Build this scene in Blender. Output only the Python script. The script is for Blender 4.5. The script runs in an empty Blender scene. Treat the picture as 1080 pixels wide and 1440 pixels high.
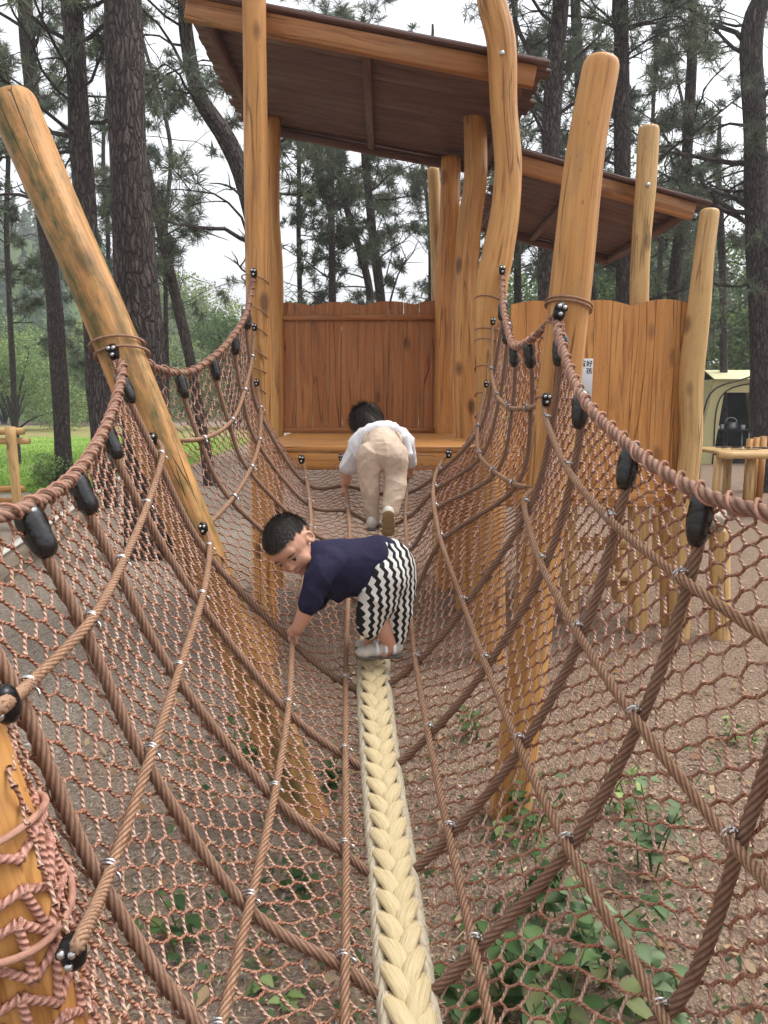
import bpy, math, random
import numpy as np
from mathutils import Vector, Matrix
rng = np.random.default_rng(7)
random.seed(7)
C = bpy.context.scene
COL = C.collection
PI = math.pi

# ------------------------------------------------------------------ camera
F = 1060.0
PITCH = math.radians(8.6)
CAMZ = 1.73
cs, sn = math.cos(PITCH), math.sin(PITCH)

def P(px, py, Y):
    """the point of the place seen at a photo pixel, Y metres ahead"""
    h = (px - 540) / F
    v = (720 - py) / F
    d = np.array([h, cs + v * sn, -sn + v * cs])
    return d * (Y / d[1]) + np.array([0, 0, CAMZ])

def G(px, py):
    """ground point seen at a pixel"""
    h = (px - 540) / F
    v = (720 - py) / F
    d = np.array([h, cs + v * sn, -sn + v * cs])
    return d * (-CAMZ / d[2]) + np.array([0, 0, CAMZ])

cam = bpy.data.cameras.new('camera')
cam.sensor_fit = 'VERTICAL'
cam.sensor_height = 24
cam.lens = 24 * F / 1440
cam.clip_end = 3000
cam.clip_start = 0.05
co = bpy.data.objects.new('camera', cam)
co.location = (0, 0, CAMZ)
co.rotation_euler = (math.radians(90) - PITCH, 0, 0)
COL.objects.link(co)
C.camera = co

# ------------------------------------------------------------------ mesh helpers
class MB:
    def __init__(s):
        s.V = []; s.Fq = []; s.Ft = []; s.L = []; s.K = []; s.n = 0; s.N = []
    def add(s, v, q=None, t=None, lc=None, col=None):
        v = np.asarray(v, float).reshape(-1, 3)
        s.V.append(v)
        s.L.append(v.copy() if lc is None else np.asarray(lc, float).reshape(-1, 3))
        if col is None: col = (1, 1, 1)
        c = np.asarray(col, float)
        if c.ndim == 1: c = np.tile(c, (len(v), 1))
        s.K.append(c)
        if q is not None and len(q): s.Fq.append(np.asarray(q, int).reshape(-1, 4) + s.n)
        if t is not None and len(t): s.Ft.append(np.asarray(t, int).reshape(-1, 3) + s.n)
        s.n += len(v)
        return s
    def mesh(s, name, m, smooth=True):
        V = np.concatenate(s.V)
        q = np.concatenate(s.Fq) if s.Fq else np.zeros((0, 4), int)
        t = np.concatenate(s.Ft) if s.Ft else np.zeros((0, 3), int)
        me = bpy.data.meshes.new(name)
        me.vertices.add(len(V)); me.vertices.foreach_set('co', V.astype(np.float32).ravel())
        li = np.concatenate([q.ravel(), t.ravel()])
        me.loops.add(len(li)); me.loops.foreach_set('vertex_index', li.astype(np.int32))
        nq, nt = len(q), len(t)
        st = np.concatenate([np.arange(nq) * 4, nq * 4 + np.arange(nt) * 3])
        me.polygons.add(nq + nt)
        me.polygons.foreach_set('loop_start', st.astype(np.int32))
        me.polygons.foreach_set('use_smooth', np.full(nq + nt, bool(smooth)))
        a = me.attributes.new('lc', 'FLOAT_VECTOR', 'POINT')
        a.data.foreach_set('vector', np.concatenate(s.L).astype(np.float32).ravel())
        k = np.concatenate(s.K); k = np.concatenate([k, np.ones((len(k), 1))], 1)
        a = me.attributes.new('col', 'FLOAT_COLOR', 'POINT')
        a.data.foreach_set('color', k.astype(np.float32).ravel())
        me.update(calc_edges=True)
        me.validate()
        me.materials.append(m)
        return me
    def build(s, name, m, parent=None, smooth=True):
        o = bpy.data.objects.new(name, s.mesh(name, m, smooth))
        COL.objects.link(o)
        if parent is not None: o.parent = parent
        return o

def tag(o, label=None, cat=None, group=None, kind=None):
    if label: o['label'] = label
    if cat: o['category'] = cat
    if group: o['group'] = group
    if kind: o['kind'] = kind
    return o

def empty(name, loc=(0, 0, 0)):
    o = bpy.data.objects.new(name, None)
    o.location = loc
    o.empty_display_size = 0.1
    COL.objects.link(o)
    return o

def thing(name, label, cat, group=None):
    # parts are modelled in world coordinates, so the Empty stays at the origin of the site
    return tag(empty(name), label, cat, group)

def norm(v):
    v = np.asarray(v, float)
    return v / (np.linalg.norm(v, axis=-1, keepdims=True) + 1e-12)

def resample(p, n=None, step=None, extra=None):
    """Catmull-Rom through p then resampled at equal arc length"""
    p = np.asarray(p, float)
    if len(p) == 2:
        d = p
    else:
        q = np.vstack([2 * p[0] - p[1], p, 2 * p[-1] - p[-2]])
        out = []
        for i in range(len(p) - 1):
            a, b, c, d_ = q[i], q[i + 1], q[i + 2], q[i + 3]
            t = np.linspace(0, 1, 16, endpoint=False)[:, None]
            out.append(.5 * (2 * b + (c - a) * t + (2 * a - 5 * b + 4 * c - d_) * t ** 2 + (3 * b - a - 3 * c + d_) * t ** 3))
        d = np.vstack(out + [p[-1:]])
    L = np.concatenate([[0], np.cumsum(np.linalg.norm(np.diff(d, axis=0)[:, :3], axis=1))])
    if n is None: n = max(3, int(L[-1] / step) + 2)
    s = np.linspace(0, L[-1], n)
    return np.stack([np.interp(s, L, d[:, k]) for k in range(d.shape[1])], 1)

def frames(p):
    t = norm(np.gradient(p, axis=0))
    n = np.zeros_like(p)
    a = np.array([0, 0, 1.0]) if abs(t[0, 2]) < .9 else np.array([1.0, 0, 0])
    n[0] = norm(a - t[0] * (a @ t[0]))
    for i in range(1, len(p)):
        v = n[i - 1] - t[i] * (n[i - 1] @ t[i])
        n[i] = norm(v)
    return t, n, np.cross(t, n)

def tube(mb, p, r, sides=10, lobes=0, amp=.0, pitch=.1, cap=True, col=None, lcoff=(0, 0, 0), rough=0.0, flat=None):
    p = np.asarray(p, float); m = len(p)
    r = np.broadcast_to(np.asarray(r, float), (m,))
    t, n, b = frames(p)
    L = np.concatenate([[0], np.cumsum(np.linalg.norm(np.diff(p, axis=0), axis=1))])
    ph0 = np.arange(sides) / sides * 2 * PI
    ph = np.repeat(ph0[None, :], m, 0)
    R = np.repeat(r[:, None], sides, 1)
    gv = None
    if lobes:                                # strands: the vertices run along the twist
        gv = np.abs(np.cos(.5 * lobes * ph0))
        R = R * (1 + amp * gv[None, :] ** .6 - amp * .7)
        ph = ph + (2 * PI * L / pitch)[:, None]
    if rough:
        k1, k2, k3 = rng.uniform(0, 6.28, 3)
        R = R * (1 + rough * (np.sin(2 * ph + L[:, None] * 2.1 + k1) + .7 * np.sin(3 * ph - L[:, None] * 3.3 + k2) + .5 * np.sin(L[:, None] * 5 + k3)))
    X = R * np.cos(ph); Yv = R * np.sin(ph)
    V = p[:, None, :] + X[..., None] * n[:, None, :] + Yv[..., None] * b[:, None, :]
    lc = np.stack([X, Yv, np.repeat(L[:, None], sides, 1)], -1) + np.asarray(lcoff)
    if flat is not None:                     # squash along the given direction(s)
        dz = np.broadcast_to(flat[0], p.shape)[:, None, :]; D = V - p[:, None, :]
        V = p[:, None, :] + D - dz * ((D * dz).sum(-1, keepdims=True) * flat[1])
    i = np.arange(m - 1)[:, None] * sides; j = np.arange(sides)[None, :]; j2 = (j + 1) % sides
    q = np.stack([i + j, i + j2, i + sides + j2, i + sides + j], -1).reshape(-1, 4)
    V = V.reshape(-1, 3); lc = lc.reshape(-1, 3)
    tri = []
    if cap:
        V = np.vstack([V, p[0], p[-1]]); lc = np.vstack([lc, lc[0] * [0, 0, 1], lc[-1] * [0, 0, 1]])
        for a in range(sides):
            tri.append((m * sides, (a + 1) % sides, a))
            tri.append((m * sides + 1, (m - 1) * sides + a, (m - 1) * sides + (a + 1) % sides))
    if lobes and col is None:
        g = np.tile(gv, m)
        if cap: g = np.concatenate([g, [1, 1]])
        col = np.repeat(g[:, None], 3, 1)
    mb.add(V, q, tri, lc, col)

def box(mb, c, ax, ay, az, bev=.006, lcoff=(0, 0, 0), col=None, grain=2):
    """chamfered box: centre, three half-axis vectors (grain: which axis is the long grain)"""
    c = np.asarray(c, float); A = [np.asarray(a, float) for a in (ax, ay, az)]
    h = [np.linalg.norm(a) for a in A]; u = [a / k for a, k in zip(A, h)]
    V = []; lc = []
    for sx in (-1, 1):
        for sy in (-1, 1):
            for sz in (-1, 1):
                s = (sx, sy, sz)
                for k in range(3):
                    e = [h[j] - (bev if j != k else 0) for j in range(3)]
                    w = [s[j] * e[j] for j in range(3)]
                    V.append(c + sum(w[j] * u[j] for j in range(3)))
                    o = [j for j in range(3) if j != grain]
                    lc.append((w[o[0]], w[o[1]], w[grain]))
    idx = lambda sx, sy, sz, k: (((sx > 0) * 2 + (sy > 0)) * 2 + (sz > 0)) * 3 + k
    q = []; t = []
    for k in range(3):
        o = [j for j in range(3) if j != k]
        for s in (-1, 1):
            f = []
            for a, b in ((-1, -1), (1, -1), (1, 1), (-1, 1)):
                e = [0, 0, 0]; e[k] = s; e[o[0]] = a; e[o[1]] = b
                f.append(idx(*e, k))
            q.append(f)
    for k in range(3):                                   # edges parallel to axis k
        o = [j for j in range(3) if j != k]
        for a in (-1, 1):
            for b in (-1, 1):
                f = []
                for s, kk in ((-1, o[0]), (1, o[0]), (1, o[1]), (-1, o[1])):
                    e = [0, 0, 0]; e[k] = s; e[o[0]] = a; e[o[1]] = b
                    f.append(idx(*e, kk))
                q.append(f)
    for sx in (-1, 1):
        for sy in (-1, 1):
            for sz in (-1, 1):
                t.append([idx(sx, sy, sz, k) for k in range(3)])
    # make the winding outward
    V = np.array(V)
    fix = lambda f: f if np.dot(np.cross(V[f[1]] - V[f[0]], V[f[2]] - V[f[0]]), V[list(f)].mean(0) - c) > 0 else f[::-1]
    mb.add(V, [fix(f) for f in q], [fix(f) for f in t], np.array(lc) + np.asarray(lcoff), col)

_sph = {}
def sphere_template(nu=16, nv=10):
    if (nu, nv) not in _sph:
        th = np.linspace(0, PI, nv + 1)[1:-1]; ph = np.arange(nu) / nu * 2 * PI
        V = np.stack([np.sin(th)[:, None] * np.cos(ph), np.sin(th)[:, None] * np.sin(ph), np.cos(th)[:, None] * np.ones(nu)], -1).reshape(-1, 3)
        V = np.vstack([V, [0, 0, 1], [0, 0, -1]])
        i = np.arange(nv - 2)[:, None] * nu; j = np.arange(nu)[None, :]; j2 = (j + 1) % nu
        q = np.stack([i + j, i + nu + j, i + nu + j2, i + j2], -1).reshape(-1, 4)
        n = (nv - 1) * nu; t = []
        for a in range(nu):
            t.append((n, a, (a + 1) % nu)); t.append((n + 1, n - nu + (a + 1) % nu, n - nu + a))
        _sph[(nu, nv)] = (V, q, np.array(t))
    return _sph[(nu, nv)]

def ball(mb, c, rx, ry=None, rz=None, R=None, nu=16, nv=10, col=None):
    ry = rx if ry is None else ry; rz = rx if rz is None else rz
    V, q, t = sphere_template(nu, nv)
    W = V * [rx, ry, rz]
    lc = W.copy()
    if R is not None: W = W @ np.asarray(R, float).T
    mb.add(W + np.asarray(c, float), q, t, lc, col)

# ------------------------------------------------------------------ materials
class NT:
    def __init__(s, name, rough=.7, spec=.3):
        s.m = bpy.data.materials.new(name); s.m.use_nodes = True
        s.t = s.m.node_tree; s.b = s.t.nodes['Principled BSDF']
        s.b.inputs['Roughness'].default_value = rough
        s.b.inputs['Specular IOR Level'].default_value = spec
    def n(s, kind, **kw):
        x = s.t.nodes.new(kind)
        for k, v in kw.items(): setattr(x, k, v)
        return x
    def lk(s, a, b): s.t.links.new(a, b)
    def put(s, sock, v):
        if isinstance(v, (int, float)):
            sock.default_value = v
        elif isinstance(v, (tuple, list)):
            sock.default_value = tuple(v) + ((1,) if len(v) == 3 and sock.type == 'RGBA' else ())
        else: s.lk(v, sock)
    def attr(s, name): return s.n('ShaderNodeAttribute', attribute_name=name)
    def lc(s, sc=(1, 1, 1)):
        mp = s.n('ShaderNodeMapping'); mp.inputs['Scale'].default_value = sc
        s.lk(s.attr('lc').outputs['Vector'], mp.inputs['Vector']); return mp.outputs['Vector']
    def obj(s, sc=(1, 1, 1)):
        mp = s.n('ShaderNodeMapping'); mp.inputs['Scale'].default_value = sc
        s.lk(s.n('ShaderNodeTexCoord').outputs['Object'], mp.inputs['Vector']); return mp.outputs['Vector']
    def noise(s, vec, scale=1, detail=4, rough=.6, dist=0):
        x = s.n('ShaderNodeTexNoise'); s.lk(vec, x.inputs['Vector'])
        x.inputs['Scale'].default_value = scale; x.inputs['Detail'].default_value = detail
        x.inputs['Roughness'].default_value = rough; x.inputs['Distortion'].default_value = dist
        return x.outputs['Fac']
    def vor(s, vec, scale=1, feature='F1', out='Distance', rnd=1):
        x = s.n('ShaderNodeTexVoronoi', feature=feature); s.lk(vec, x.inputs['Vector'])
        x.inputs['Scale'].default_value = scale; x.inputs['Randomness'].default_value = rnd
        return x.outputs[out]
    def ramp(s, fac, stops):
        x = s.n('ShaderNodeValToRGB'); s.lk(fac, x.inputs['Fac'])
        e = x.color_ramp.elements
        while len(e) < len(stops): e.new(.5)
        for k, (p, c) in zip(e, stops):
            k.position = p; k.color = tuple(c) + (1,) if not isinstance(c, (int, float)) else (c, c, c, 1)
        return x.outputs['Color']
    def mix(s, a, b, fac, mode='MIX'):
        x = s.n('ShaderNodeMix', data_type='RGBA', blend_type=mode)
        s.put(x.inputs[0], fac); s.put(x.inputs[6], a); s.put(x.inputs[7], b); return x.outputs[2]
    def math(s, op, a, b=0.0, c=0.0):
        x = s.n('ShaderNodeMath', operation=op)
        s.put(x.inputs[0], a); s.put(x.inputs[1], b); s.put(x.inputs[2], c); return x.outputs[0]
    def xyz(s, vec):
        x = s.n('ShaderNodeSeparateXYZ'); s.lk(vec, x.inputs[0]); return x.outputs
    def bump(s, h, strength=.4, dist=.01, prev=None):
        x = s.n('ShaderNodeBump'); s.lk(h, x.inputs['Height'])
        x.inputs['Strength'].default_value = strength; x.inputs['Distance'].default_value = dist
        if prev is not None: s.lk(prev, x.inputs['Normal'])
        return x.outputs['Normal']
    def done(s, color=None, normal=None, rough=None):
        if color is not None: s.put(s.b.inputs['Base Color'], color)
        if normal is not None: s.lk(normal, s.b.inputs['Normal'])
        if rough is not None: s.put(s.b.inputs['Roughness'], rough)
        return s.m

def wood(name, light, mid, dark, rough=.45, algae=0, knots=.5):
    k = NT(name, rough, .35)
    g = k.noise(k.lc((28, 28, 1.6)), 1, 5, .62, .6)
    col = k.ramp(g, [(.30, dark), (.46, mid), (.62, light), (.75, mid)])
    big = k.noise(k.lc((5, 5, 1.1)), 1, 3, .5)
    col = k.mix(col, mid, k.ramp(big, [(.4, 0.0), (.65, .75)]))
    # fine dark drying checks along the grain
    ck = k.noise(k.lc((60, 60, 1.2)), 1, 3, .5)
    col = k.mix(col, dark, k.ramp(ck, [(.62, 0.0), (.70, .5)]))
    # long drying checks
    lg = k.noise(k.lc((11, 11, .55)), 1, 2, .45)
    lk_ = k.math('MULTIPLY', k.ramp(lg, [(.488, 0.0), (.499, 1.0), (.501, 1.0), (.512, 0.0)]), k.ramp(k.noise(k.lc((3, 3, 2.2)), 1, 2, .5), [(.46, 0.0), (.56, 1.0)]))
    col = k.mix(col, tuple(x * .35 for x in dark), k.math('MULTIPLY', lk_, .5))
    gy_ = k.noise(k.lc((9, 9, 2.6)), 1, 5, .7)
    col = k.mix(col, (.26, .185, .115), k.ramp(gy_, [(.56, 0.0), (.74, .5)]))
    if knots:
        v = k.vor(k.lc((4.2, 4.2, 2.3)), 1)
        kn = k.ramp(v, [(.09, 1.0), (.19, 0.0)])
        col = k.mix(col, tuple(x * .45 for x in dark), k.math('MULTIPLY', kn, knots))
    if algae:
        a = k.noise(k.lc((7, 7, 1.7)), 1, 5, .7)
        a2 = k.noise(k.lc((26, 26, 12)), 1, 4, .7)
        col = k.mix(col, (.085, .085, .028), k.math('MULTIPLY', k.ramp(k.math('ADD', a, k.math('MULTIPLY', a2, .35)), [(.62, 0.0), (.80, 1.0)]), algae))
    sp = k.noise(k.lc((90, 90, 30)), 1, 2, .5)
    col = k.mix(col, tuple(x * .55 for x in dark), k.ramp(sp, [(.66, 0.0), (.76, .5)]))
    nrm = k.bump(g, .25, .006); nrm = k.bump(ck, .5, -.006, nrm); nrm = k.bump(lk_, .8, -.012, nrm); nrm = k.bump(big, .5, .02, nrm)
    return k.done(col, nrm, k.ramp(big, [(.3, rough - .1), (.7, rough + .2)]))

M = {}
M['post'] = wood('honey stained log', (.60, .325, .112), (.46, .218, .064), (.20, .078, .022), .46, 0, .8)
M['post_algae'] = wood('honey log with algae', (.58, .32, .128), (.44, .218, .072), (.20, .082, .026), .48, .95, .7)
M['pale_log'] = wood('pale peeled log', (.62, .42, .195), (.51, .315, .125), (.26, .13, .05), .48, 0, .7)
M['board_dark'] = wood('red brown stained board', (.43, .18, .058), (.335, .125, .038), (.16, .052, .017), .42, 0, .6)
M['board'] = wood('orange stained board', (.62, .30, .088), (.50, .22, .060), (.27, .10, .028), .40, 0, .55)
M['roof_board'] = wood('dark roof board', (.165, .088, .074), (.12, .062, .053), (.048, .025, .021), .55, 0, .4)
M['beam'] = wood('roof beam', (.42, .20, .075), (.32, .135, .045), (.17, .06, .02), .45, 0, .5)
M['grey_board'] = wood('weathered board', (.36, .31, .24), (.27, .22, .165), (.14, .11, .085), .7, 0, .3)

def rope_mat(name, a, b, dark, fs=900):
    k = NT(name, .88, .12)
    g = k.noise(k.lc((130, 130, 40)), 1, 4, .65)
    big = k.noise(k.lc((9, 9, 5)), 1, 3, .6)
    col = k.mix(a, b, k.ramp(big, [(.35, 0.0), (.65, 1.0)]))
    col = k.mix(col, dark, k.ramp(g, [(.50, 0.0), (.72, .7)]))
    col = k.mix(tuple(x * .9 for x in dark), col, k.ramp(k.xyz(k.attr('col').outputs['Color'])[0], [(.0, 0.0), (.75, 1.0)]))  # crease shade between the strands, painted into the rope colour
    return k.done(col, k.bump(k.noise(k.lc((420, 420, 160)), 1, 3, .7), .5, .002))
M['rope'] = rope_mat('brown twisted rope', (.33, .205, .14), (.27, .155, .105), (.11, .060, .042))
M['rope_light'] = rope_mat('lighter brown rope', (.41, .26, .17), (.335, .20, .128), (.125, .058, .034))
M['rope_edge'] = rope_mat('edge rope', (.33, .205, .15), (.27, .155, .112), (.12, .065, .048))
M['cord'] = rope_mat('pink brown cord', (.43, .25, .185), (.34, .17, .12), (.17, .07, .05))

k = NT('net cord', .95, .05)
fl = k.noise(k.lc((420, 420, 170)), 1, 3, .65)
ac = k.attr('col').outputs['Color']
X3 = k.xyz(k.lc())
ply = k.math('SINE', k.math('ADD', k.math('MULTIPLY', k.math('ARCTAN2', X3[1], X3[0]), 2.0), k.math('MULTIPLY', X3[2], 2 * PI / .0115)))
ply01 = k.math('MULTIPLY_ADD', ply, .5, .5)
col = k.mix(k.mix(ac, (.25, .085, .045), .48), ac, k.ramp(ply01, [(.12, 0.0), (.42, 1.0)]))
col = k.mix(col, (.25, .085, .045), k.ramp(fl, [(.52, 0.0), (.66, .55)]))
M['net'] = k.done(col, k.bump(fl, .5, .002, k.bump(ply01, .9, .004)))

def fibre(name, a, b, dark):
    k = NT(name, .95, .08)
    g = k.noise(k.lc((260, 260, 7)), 1, 3, .6)
    col = k.mix(a, b, k.noise(k.lc((14, 14, 14)), 1, 3, .6))
    col = k.mix(col, dark, k.ramp(g, [(.52, 0.0), (.72, .65)]))
    return k.done(col, k.bump(g, .8, .004))
M['braid'] = fibre('cream braid', (.66, .545, .335), (.58, .465, .27), (.36, .26, .14))
M['braid_side'] = fibre('white fuzzy braid edge', (.60, .53, .40), (.52, .445, .325), (.30, .24, .165))

def plain(name, c, rough=.5, metal=0, spec=.5, ns=60, var=.25, bumpy=.1):
    k = NT(name, rough, spec); k.b.inputs['Metallic'].default_value = metal
    g = k.noise(k.obj(), ns, 4, .6)
    col = k.mix(c, tuple(x * (1 - var) for x in c), g)
    return k.done(col, k.bump(g, bumpy, .003), k.ramp(g, [(.3, max(.05, rough - .1)), (.7, rough + .1)]))
M['black'] = plain('black wrapped tape', (.008, .008, .009), .22, 0, .6, 38, .4, 1.0)
M['black_metal'] = plain('black iron clamp', (.018, .018, .02), .32, .6, .5, 40, .3, .2)
M['steel'] = plain('galvanised steel', (.62, .62, .63), .28, 1, .5, 80, .3, .15)
M['white_sign'] = plain('white sign sheet', (.62, .63, .66), .35, 0, .4, 8, .05, .0)
M['ink'] = plain('black print', (.015, .015, .02), .5, 0, .3, 8, .05, .0)

def bark(name, a, b, crack, scale=1.0):
    k = NT(name, .9, .12)
    wz = k.n('ShaderNodeTexNoise'); k.lk(k.lc((9 * scale, 9 * scale, 5 * scale)), wz.inputs['Vector']); wz.inputs['Scale'].default_value = 1; wz.inputs['Detail'].default_value = 5
    sc = k.n('ShaderNodeVectorMath', operation='SCALE'); k.lk(wz.outputs['Color'], sc.inputs[0]); sc.inputs['Scale'].default_value = 2.6
    vec = k.n('ShaderNodeVectorMath', operation='ADD'); k.lk(k.lc((27 * scale, 27 * scale, 5.5 * scale)), vec.inputs[0]); k.lk(sc.outputs[0], vec.inputs[1])
    d = k.vor(vec.outputs[0], 1, 'DISTANCE_TO_EDGE')
    pl = k.vor(vec.outputs[0], 1, 'F1', 'Color')
    rid = k.noise(k.lc((34 * scale, 34 * scale, 4 * scale)), 1, 5, .65, .8)
    fine = k.noise(k.lc((90 * scale, 90 * scale, 40 * scale)), 1, 5, .7)
    col = k.mix(a, b, k.xyz(pl)[0])
    col = k.mix(col, tuple(x * .55 for x in a), k.ramp(fine, [(.42, 0.0), (.75, .8)]))
    edge = k.math('MULTIPLY', k.ramp(d, [(.0, 0.0), (.22, 1.0)]), k.ramp(rid, [(.30, .25), (.52, 1.0)]))
    col = k.mix(crack, col, edge)
    h = k.math('ADD', k.math('ADD', edge, k.math('MULTIPLY', fine, .5)), k.math('MULTIPLY', rid, .8))
    return k.done(col, k.bump(h, 1.0, .05 / scale))
M['bark'] = bark('pine bark', (.165, .138, .13), (.225, .185, .168), (.058, .048, .046), .8)
M['bark_fine'] = bark('thin pine bark', (.155, .128, .117), (.20, .162, .147), (.06, .05, .047), 1.1)
M['twig'] = plain('dark twig', (.055, .043, .037), .9, 0, .1, 30, .4, .2)

def leafmat(name, tint=(1, 1, 1), trans=.25, rough=.55):
    k = NT(name, rough, .3)
    c = k.mix(k.attr('col').outputs['Color'], tint, 1.0, 'MULTIPLY')
    k.done(c)
    tr = k.n('ShaderNodeBsdfTranslucent'); k.lk(c, tr.inputs['Color'])
    mx = k.n('ShaderNodeMixShader'); mx.inputs[0].default_value = trans
    k.lk(k.b.outputs[0], mx.inputs[1]); k.lk(tr.outputs[0], mx.inputs[2])
    k.lk(mx.outputs[0], k.t.nodes['Material Output'].inputs['Surface'])
    return k.m
M['needle'] = leafmat('pine needles', (1, 1, 1), .2)
M['leaf'] = leafmat('broad leaves', (1, 1, 1), .35)
M['chip'] = leafmat('dry litter', (1, 1, 1), .05, .85)

# ------------------------------------------------------------------ sky and light
SUN_EL, SUN_AZ = 62, 75     # azimuth clockwise from +Y
w = bpy.data.worlds.new('World'); C.world = w; w.use_nodes = True
nt = w.node_tree
bg = nt.nodes['Background']
sky = nt.nodes.new('ShaderNodeTexSky'); sky.sky_type = 'NISHITA'; sky.sun_disc = False
sky.sun_elevation = math.radians(SUN_EL); sky.sun_rotation = math.radians(SUN_AZ)
sky.air_density = 1.0; sky.dust_density = 7.0; sky.ozone_density = 1.0
hs = nt.nodes.new('ShaderNodeHueSaturation'); hs.inputs['Saturation'].default_value = .16
hs.inputs['Value'].default_value = 1.0
nt.links.new(sky.outputs[0], hs.inputs['Color'])
tc = nt.nodes.new('ShaderNodeTexCoord'); cl = nt.nodes.new('ShaderNodeTexNoise')
cl.inputs['Scale'].default_value = 2.2; cl.inputs['Detail'].default_value = 5
nt.links.new(tc.outputs['Generated'], cl.inputs['Vector'])
rp = nt.nodes.new('ShaderNodeValToRGB'); rp.color_ramp.elements[0].position = .3; rp.color_ramp.elements[0].color = (.88, .90, .93, 1)
rp.color_ramp.elements[1].position = .7; rp.color_ramp.elements[1].color = (1.12, 1.12, 1.12, 1)
nt.links.new(cl.outputs['Fac'], rp.inputs['Fac'])
mu = nt.nodes.new('ShaderNodeMix'); mu.data_type = 'RGBA'; mu.blend_type = 'MULTIPLY'; mu.inputs[0].default_value = 1
nt.links.new(hs.outputs[0], mu.inputs[6]); nt.links.new(rp.outputs[0], mu.inputs[7])
ov = nt.nodes.new('ShaderNodeMix'); ov.data_type = 'RGBA'; ov.inputs[0].default_value = .55      # even overcast layer
nt.links.new(mu.outputs[2], ov.inputs[6]); ov.inputs[7].default_value = (2.50, 2.55, 2.62, 1)
nt.links.new(ov.outputs[2], bg.inputs['Color'])
bg.inputs['Strength'].default_value = .15
sl = bpy.data.lights.new('sun', 'SUN'); sl.energy = .6; sl.angle = math.radians(25); sl.color = (1, .95, .87)
so = bpy.data.objects.new('sun', sl); COL.objects.link(so)
el, az = math.radians(SUN_EL), math.radians(SUN_AZ)
sd = Vector((math.sin(az) * math.cos(el), math.cos(az) * math.cos(el), math.sin(el)))
so.rotation_euler = sd.to_track_quat('Z', 'Y').to_euler()
C.view_settings.view_transform = 'Standard'
C.view_settings.look = 'None'
C.view_settings.exposure = 1.52
C.view_settings.gamma = 1
C.cycles.max_bounces = 6
C.cycles.diffuse_bounces = 4
C.cycles.transparent_max_bounces = 8

# ================================================================== ROPE NET BRIDGE
YST = [0.85, 1.12, 1.4, 1.77, 2.22, 2.66, 2.85, 3.2, 3.6, 4.0, 4.4, 4.75]   # stations N a b c d e | A | f g h i B
TAB = {   # photo pixels of each lengthwise line at each station
 'EL': [(-220,770),(-90,745),(40,712),(108,665),(150,598),(172,527),(165,496),(253,525),(300,503),(330,470),(348,437),(357,385)],
 'L1': [(-10,1000),(35,965),(125,872),(170,790),(205,710),(226,640),(216,618),(285,617),(326,592),(344,550),(355,503),(358,460)],
 'L2': [(100,1335),(150,1225),(210,1058),(250,940),(283,838),(293,770),(287,745),(328,700),(353,658),(365,620),(367,575),(361,538)],
 'L3': [(260,1620),(305,1450),(350,1265),(385,1110),(404,990),(410,895),(418,862),(430,790),(436,742),(434,705),(430,675),(425,648)],
 'L4': [(478,1800),(480,1560),(483,1350),(484,1190),(484,1055),(485,955),(486,905),(489,830),(491,765),(489,715),(486,680),(482,641)],
 'C':  [(645,1860),(606,1610),(572,1400),(553,1228),(536,1078),(526,965),(526,925),(530,850),(533,785),(533,735),(531,690),(528,645)],
 'R1': [(770,1800),(710,1520),(668,1325),(632,1165),(603,1025),(585,925),(581,885),(577,830),(574,770),(571,725),(573,690),(577,642)],
 'R2': [(1030,1640),(930,1420),(797,1183),(730,1042),(683,928),(652,845),(637,805),(620,755),(612,712),(611,685),(617,660),(634,636)],
 'R3': [(1150,1310),(1030,1180),(893,1005),(813,885),(762,788),(740,708),(757,688),(722,680),(694,662),(674,638),(672,600),(684,540)],
 'R4': [(1240,1040),(1110,917),(960,812),(860,730),(800,657),(771,590),(768,566),(742,574),(716,573),(699,556),(691,520),(693,454)],
 'ER': [(1290,790),(1130,735),(985,692),(885,627),(815,553),(786,472),(783,442),(741,482),(721,484),(712,455),(707,424),(706,381)],
}
LN = ['EL', 'L1', 'L2', 'L3', 'L4', 'C', 'R1', 'R2', 'R3', 'R4', 'ER']
GR = np.zeros((12, 11, 3))
for j, nme in enumerate(LN):
    for i, (px, py) in enumerate(TAB[nme]):
        bow = 0.04 * abs(j - 5) / 5 if 0 < i < 6 else 0
        GR[i, j] = P(px, py, YST[i] + bow)
CR = .5 * np.array([[0, 2, 0, 0], [-1, 0, 1, 0], [2, -5, 4, -1], [-1, 3, -3, 1]])
def _w(x, n):
    i = np.clip(np.floor(x).astype(int), 0, n - 2); t = x - i
    T = np.stack([np.ones_like(t), t, t * t, t ** 3], -1)
    return i, T @ CR
def _ext(G):
    G = np.concatenate([2 * G[:1] - G[1:2], G, 2 * G[-1:] - G[-2:-1]], 0)
    return np.concatenate([2 * G[:, :1] - G[:, 1:2], G, 2 * G[:, -1:] - G[:, -2:-1]], 1)
GE = _ext(GR)
def S(u, v, GE=GE):
    """point of the net's cradle surface: u along (stations), v across (lines)"""
    u = np.asarray(u, float); v = np.asarray(v, float)
    i, wu = _w(u, 12); j, wv = _w(v, 11)
    out = 0
    for a in range(4):
        for b in range(4):
            out = out + (wu[..., a] * wv[..., b])[..., None] * GE[i + a, j + b]
    return out
def Sn(u, v, GE=GE):
    e = .05
    du = S(np.clip(u + e, 0, 11), v, GE) - S(np.clip(u - e, 0, 11), v, GE)
    dv = S(u, np.clip(v + e, 0, 10), GE) - S(u, np.clip(v - e, 0, 10), GE)
    return norm(np.cross(du, dv))        # checked below: made to point out of the cradle
_tst = Sn(np.array([3.0]), np.array([5.0]))[0]
NSG = -1.0 if _tst[2] > 0 else 1.0
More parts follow.
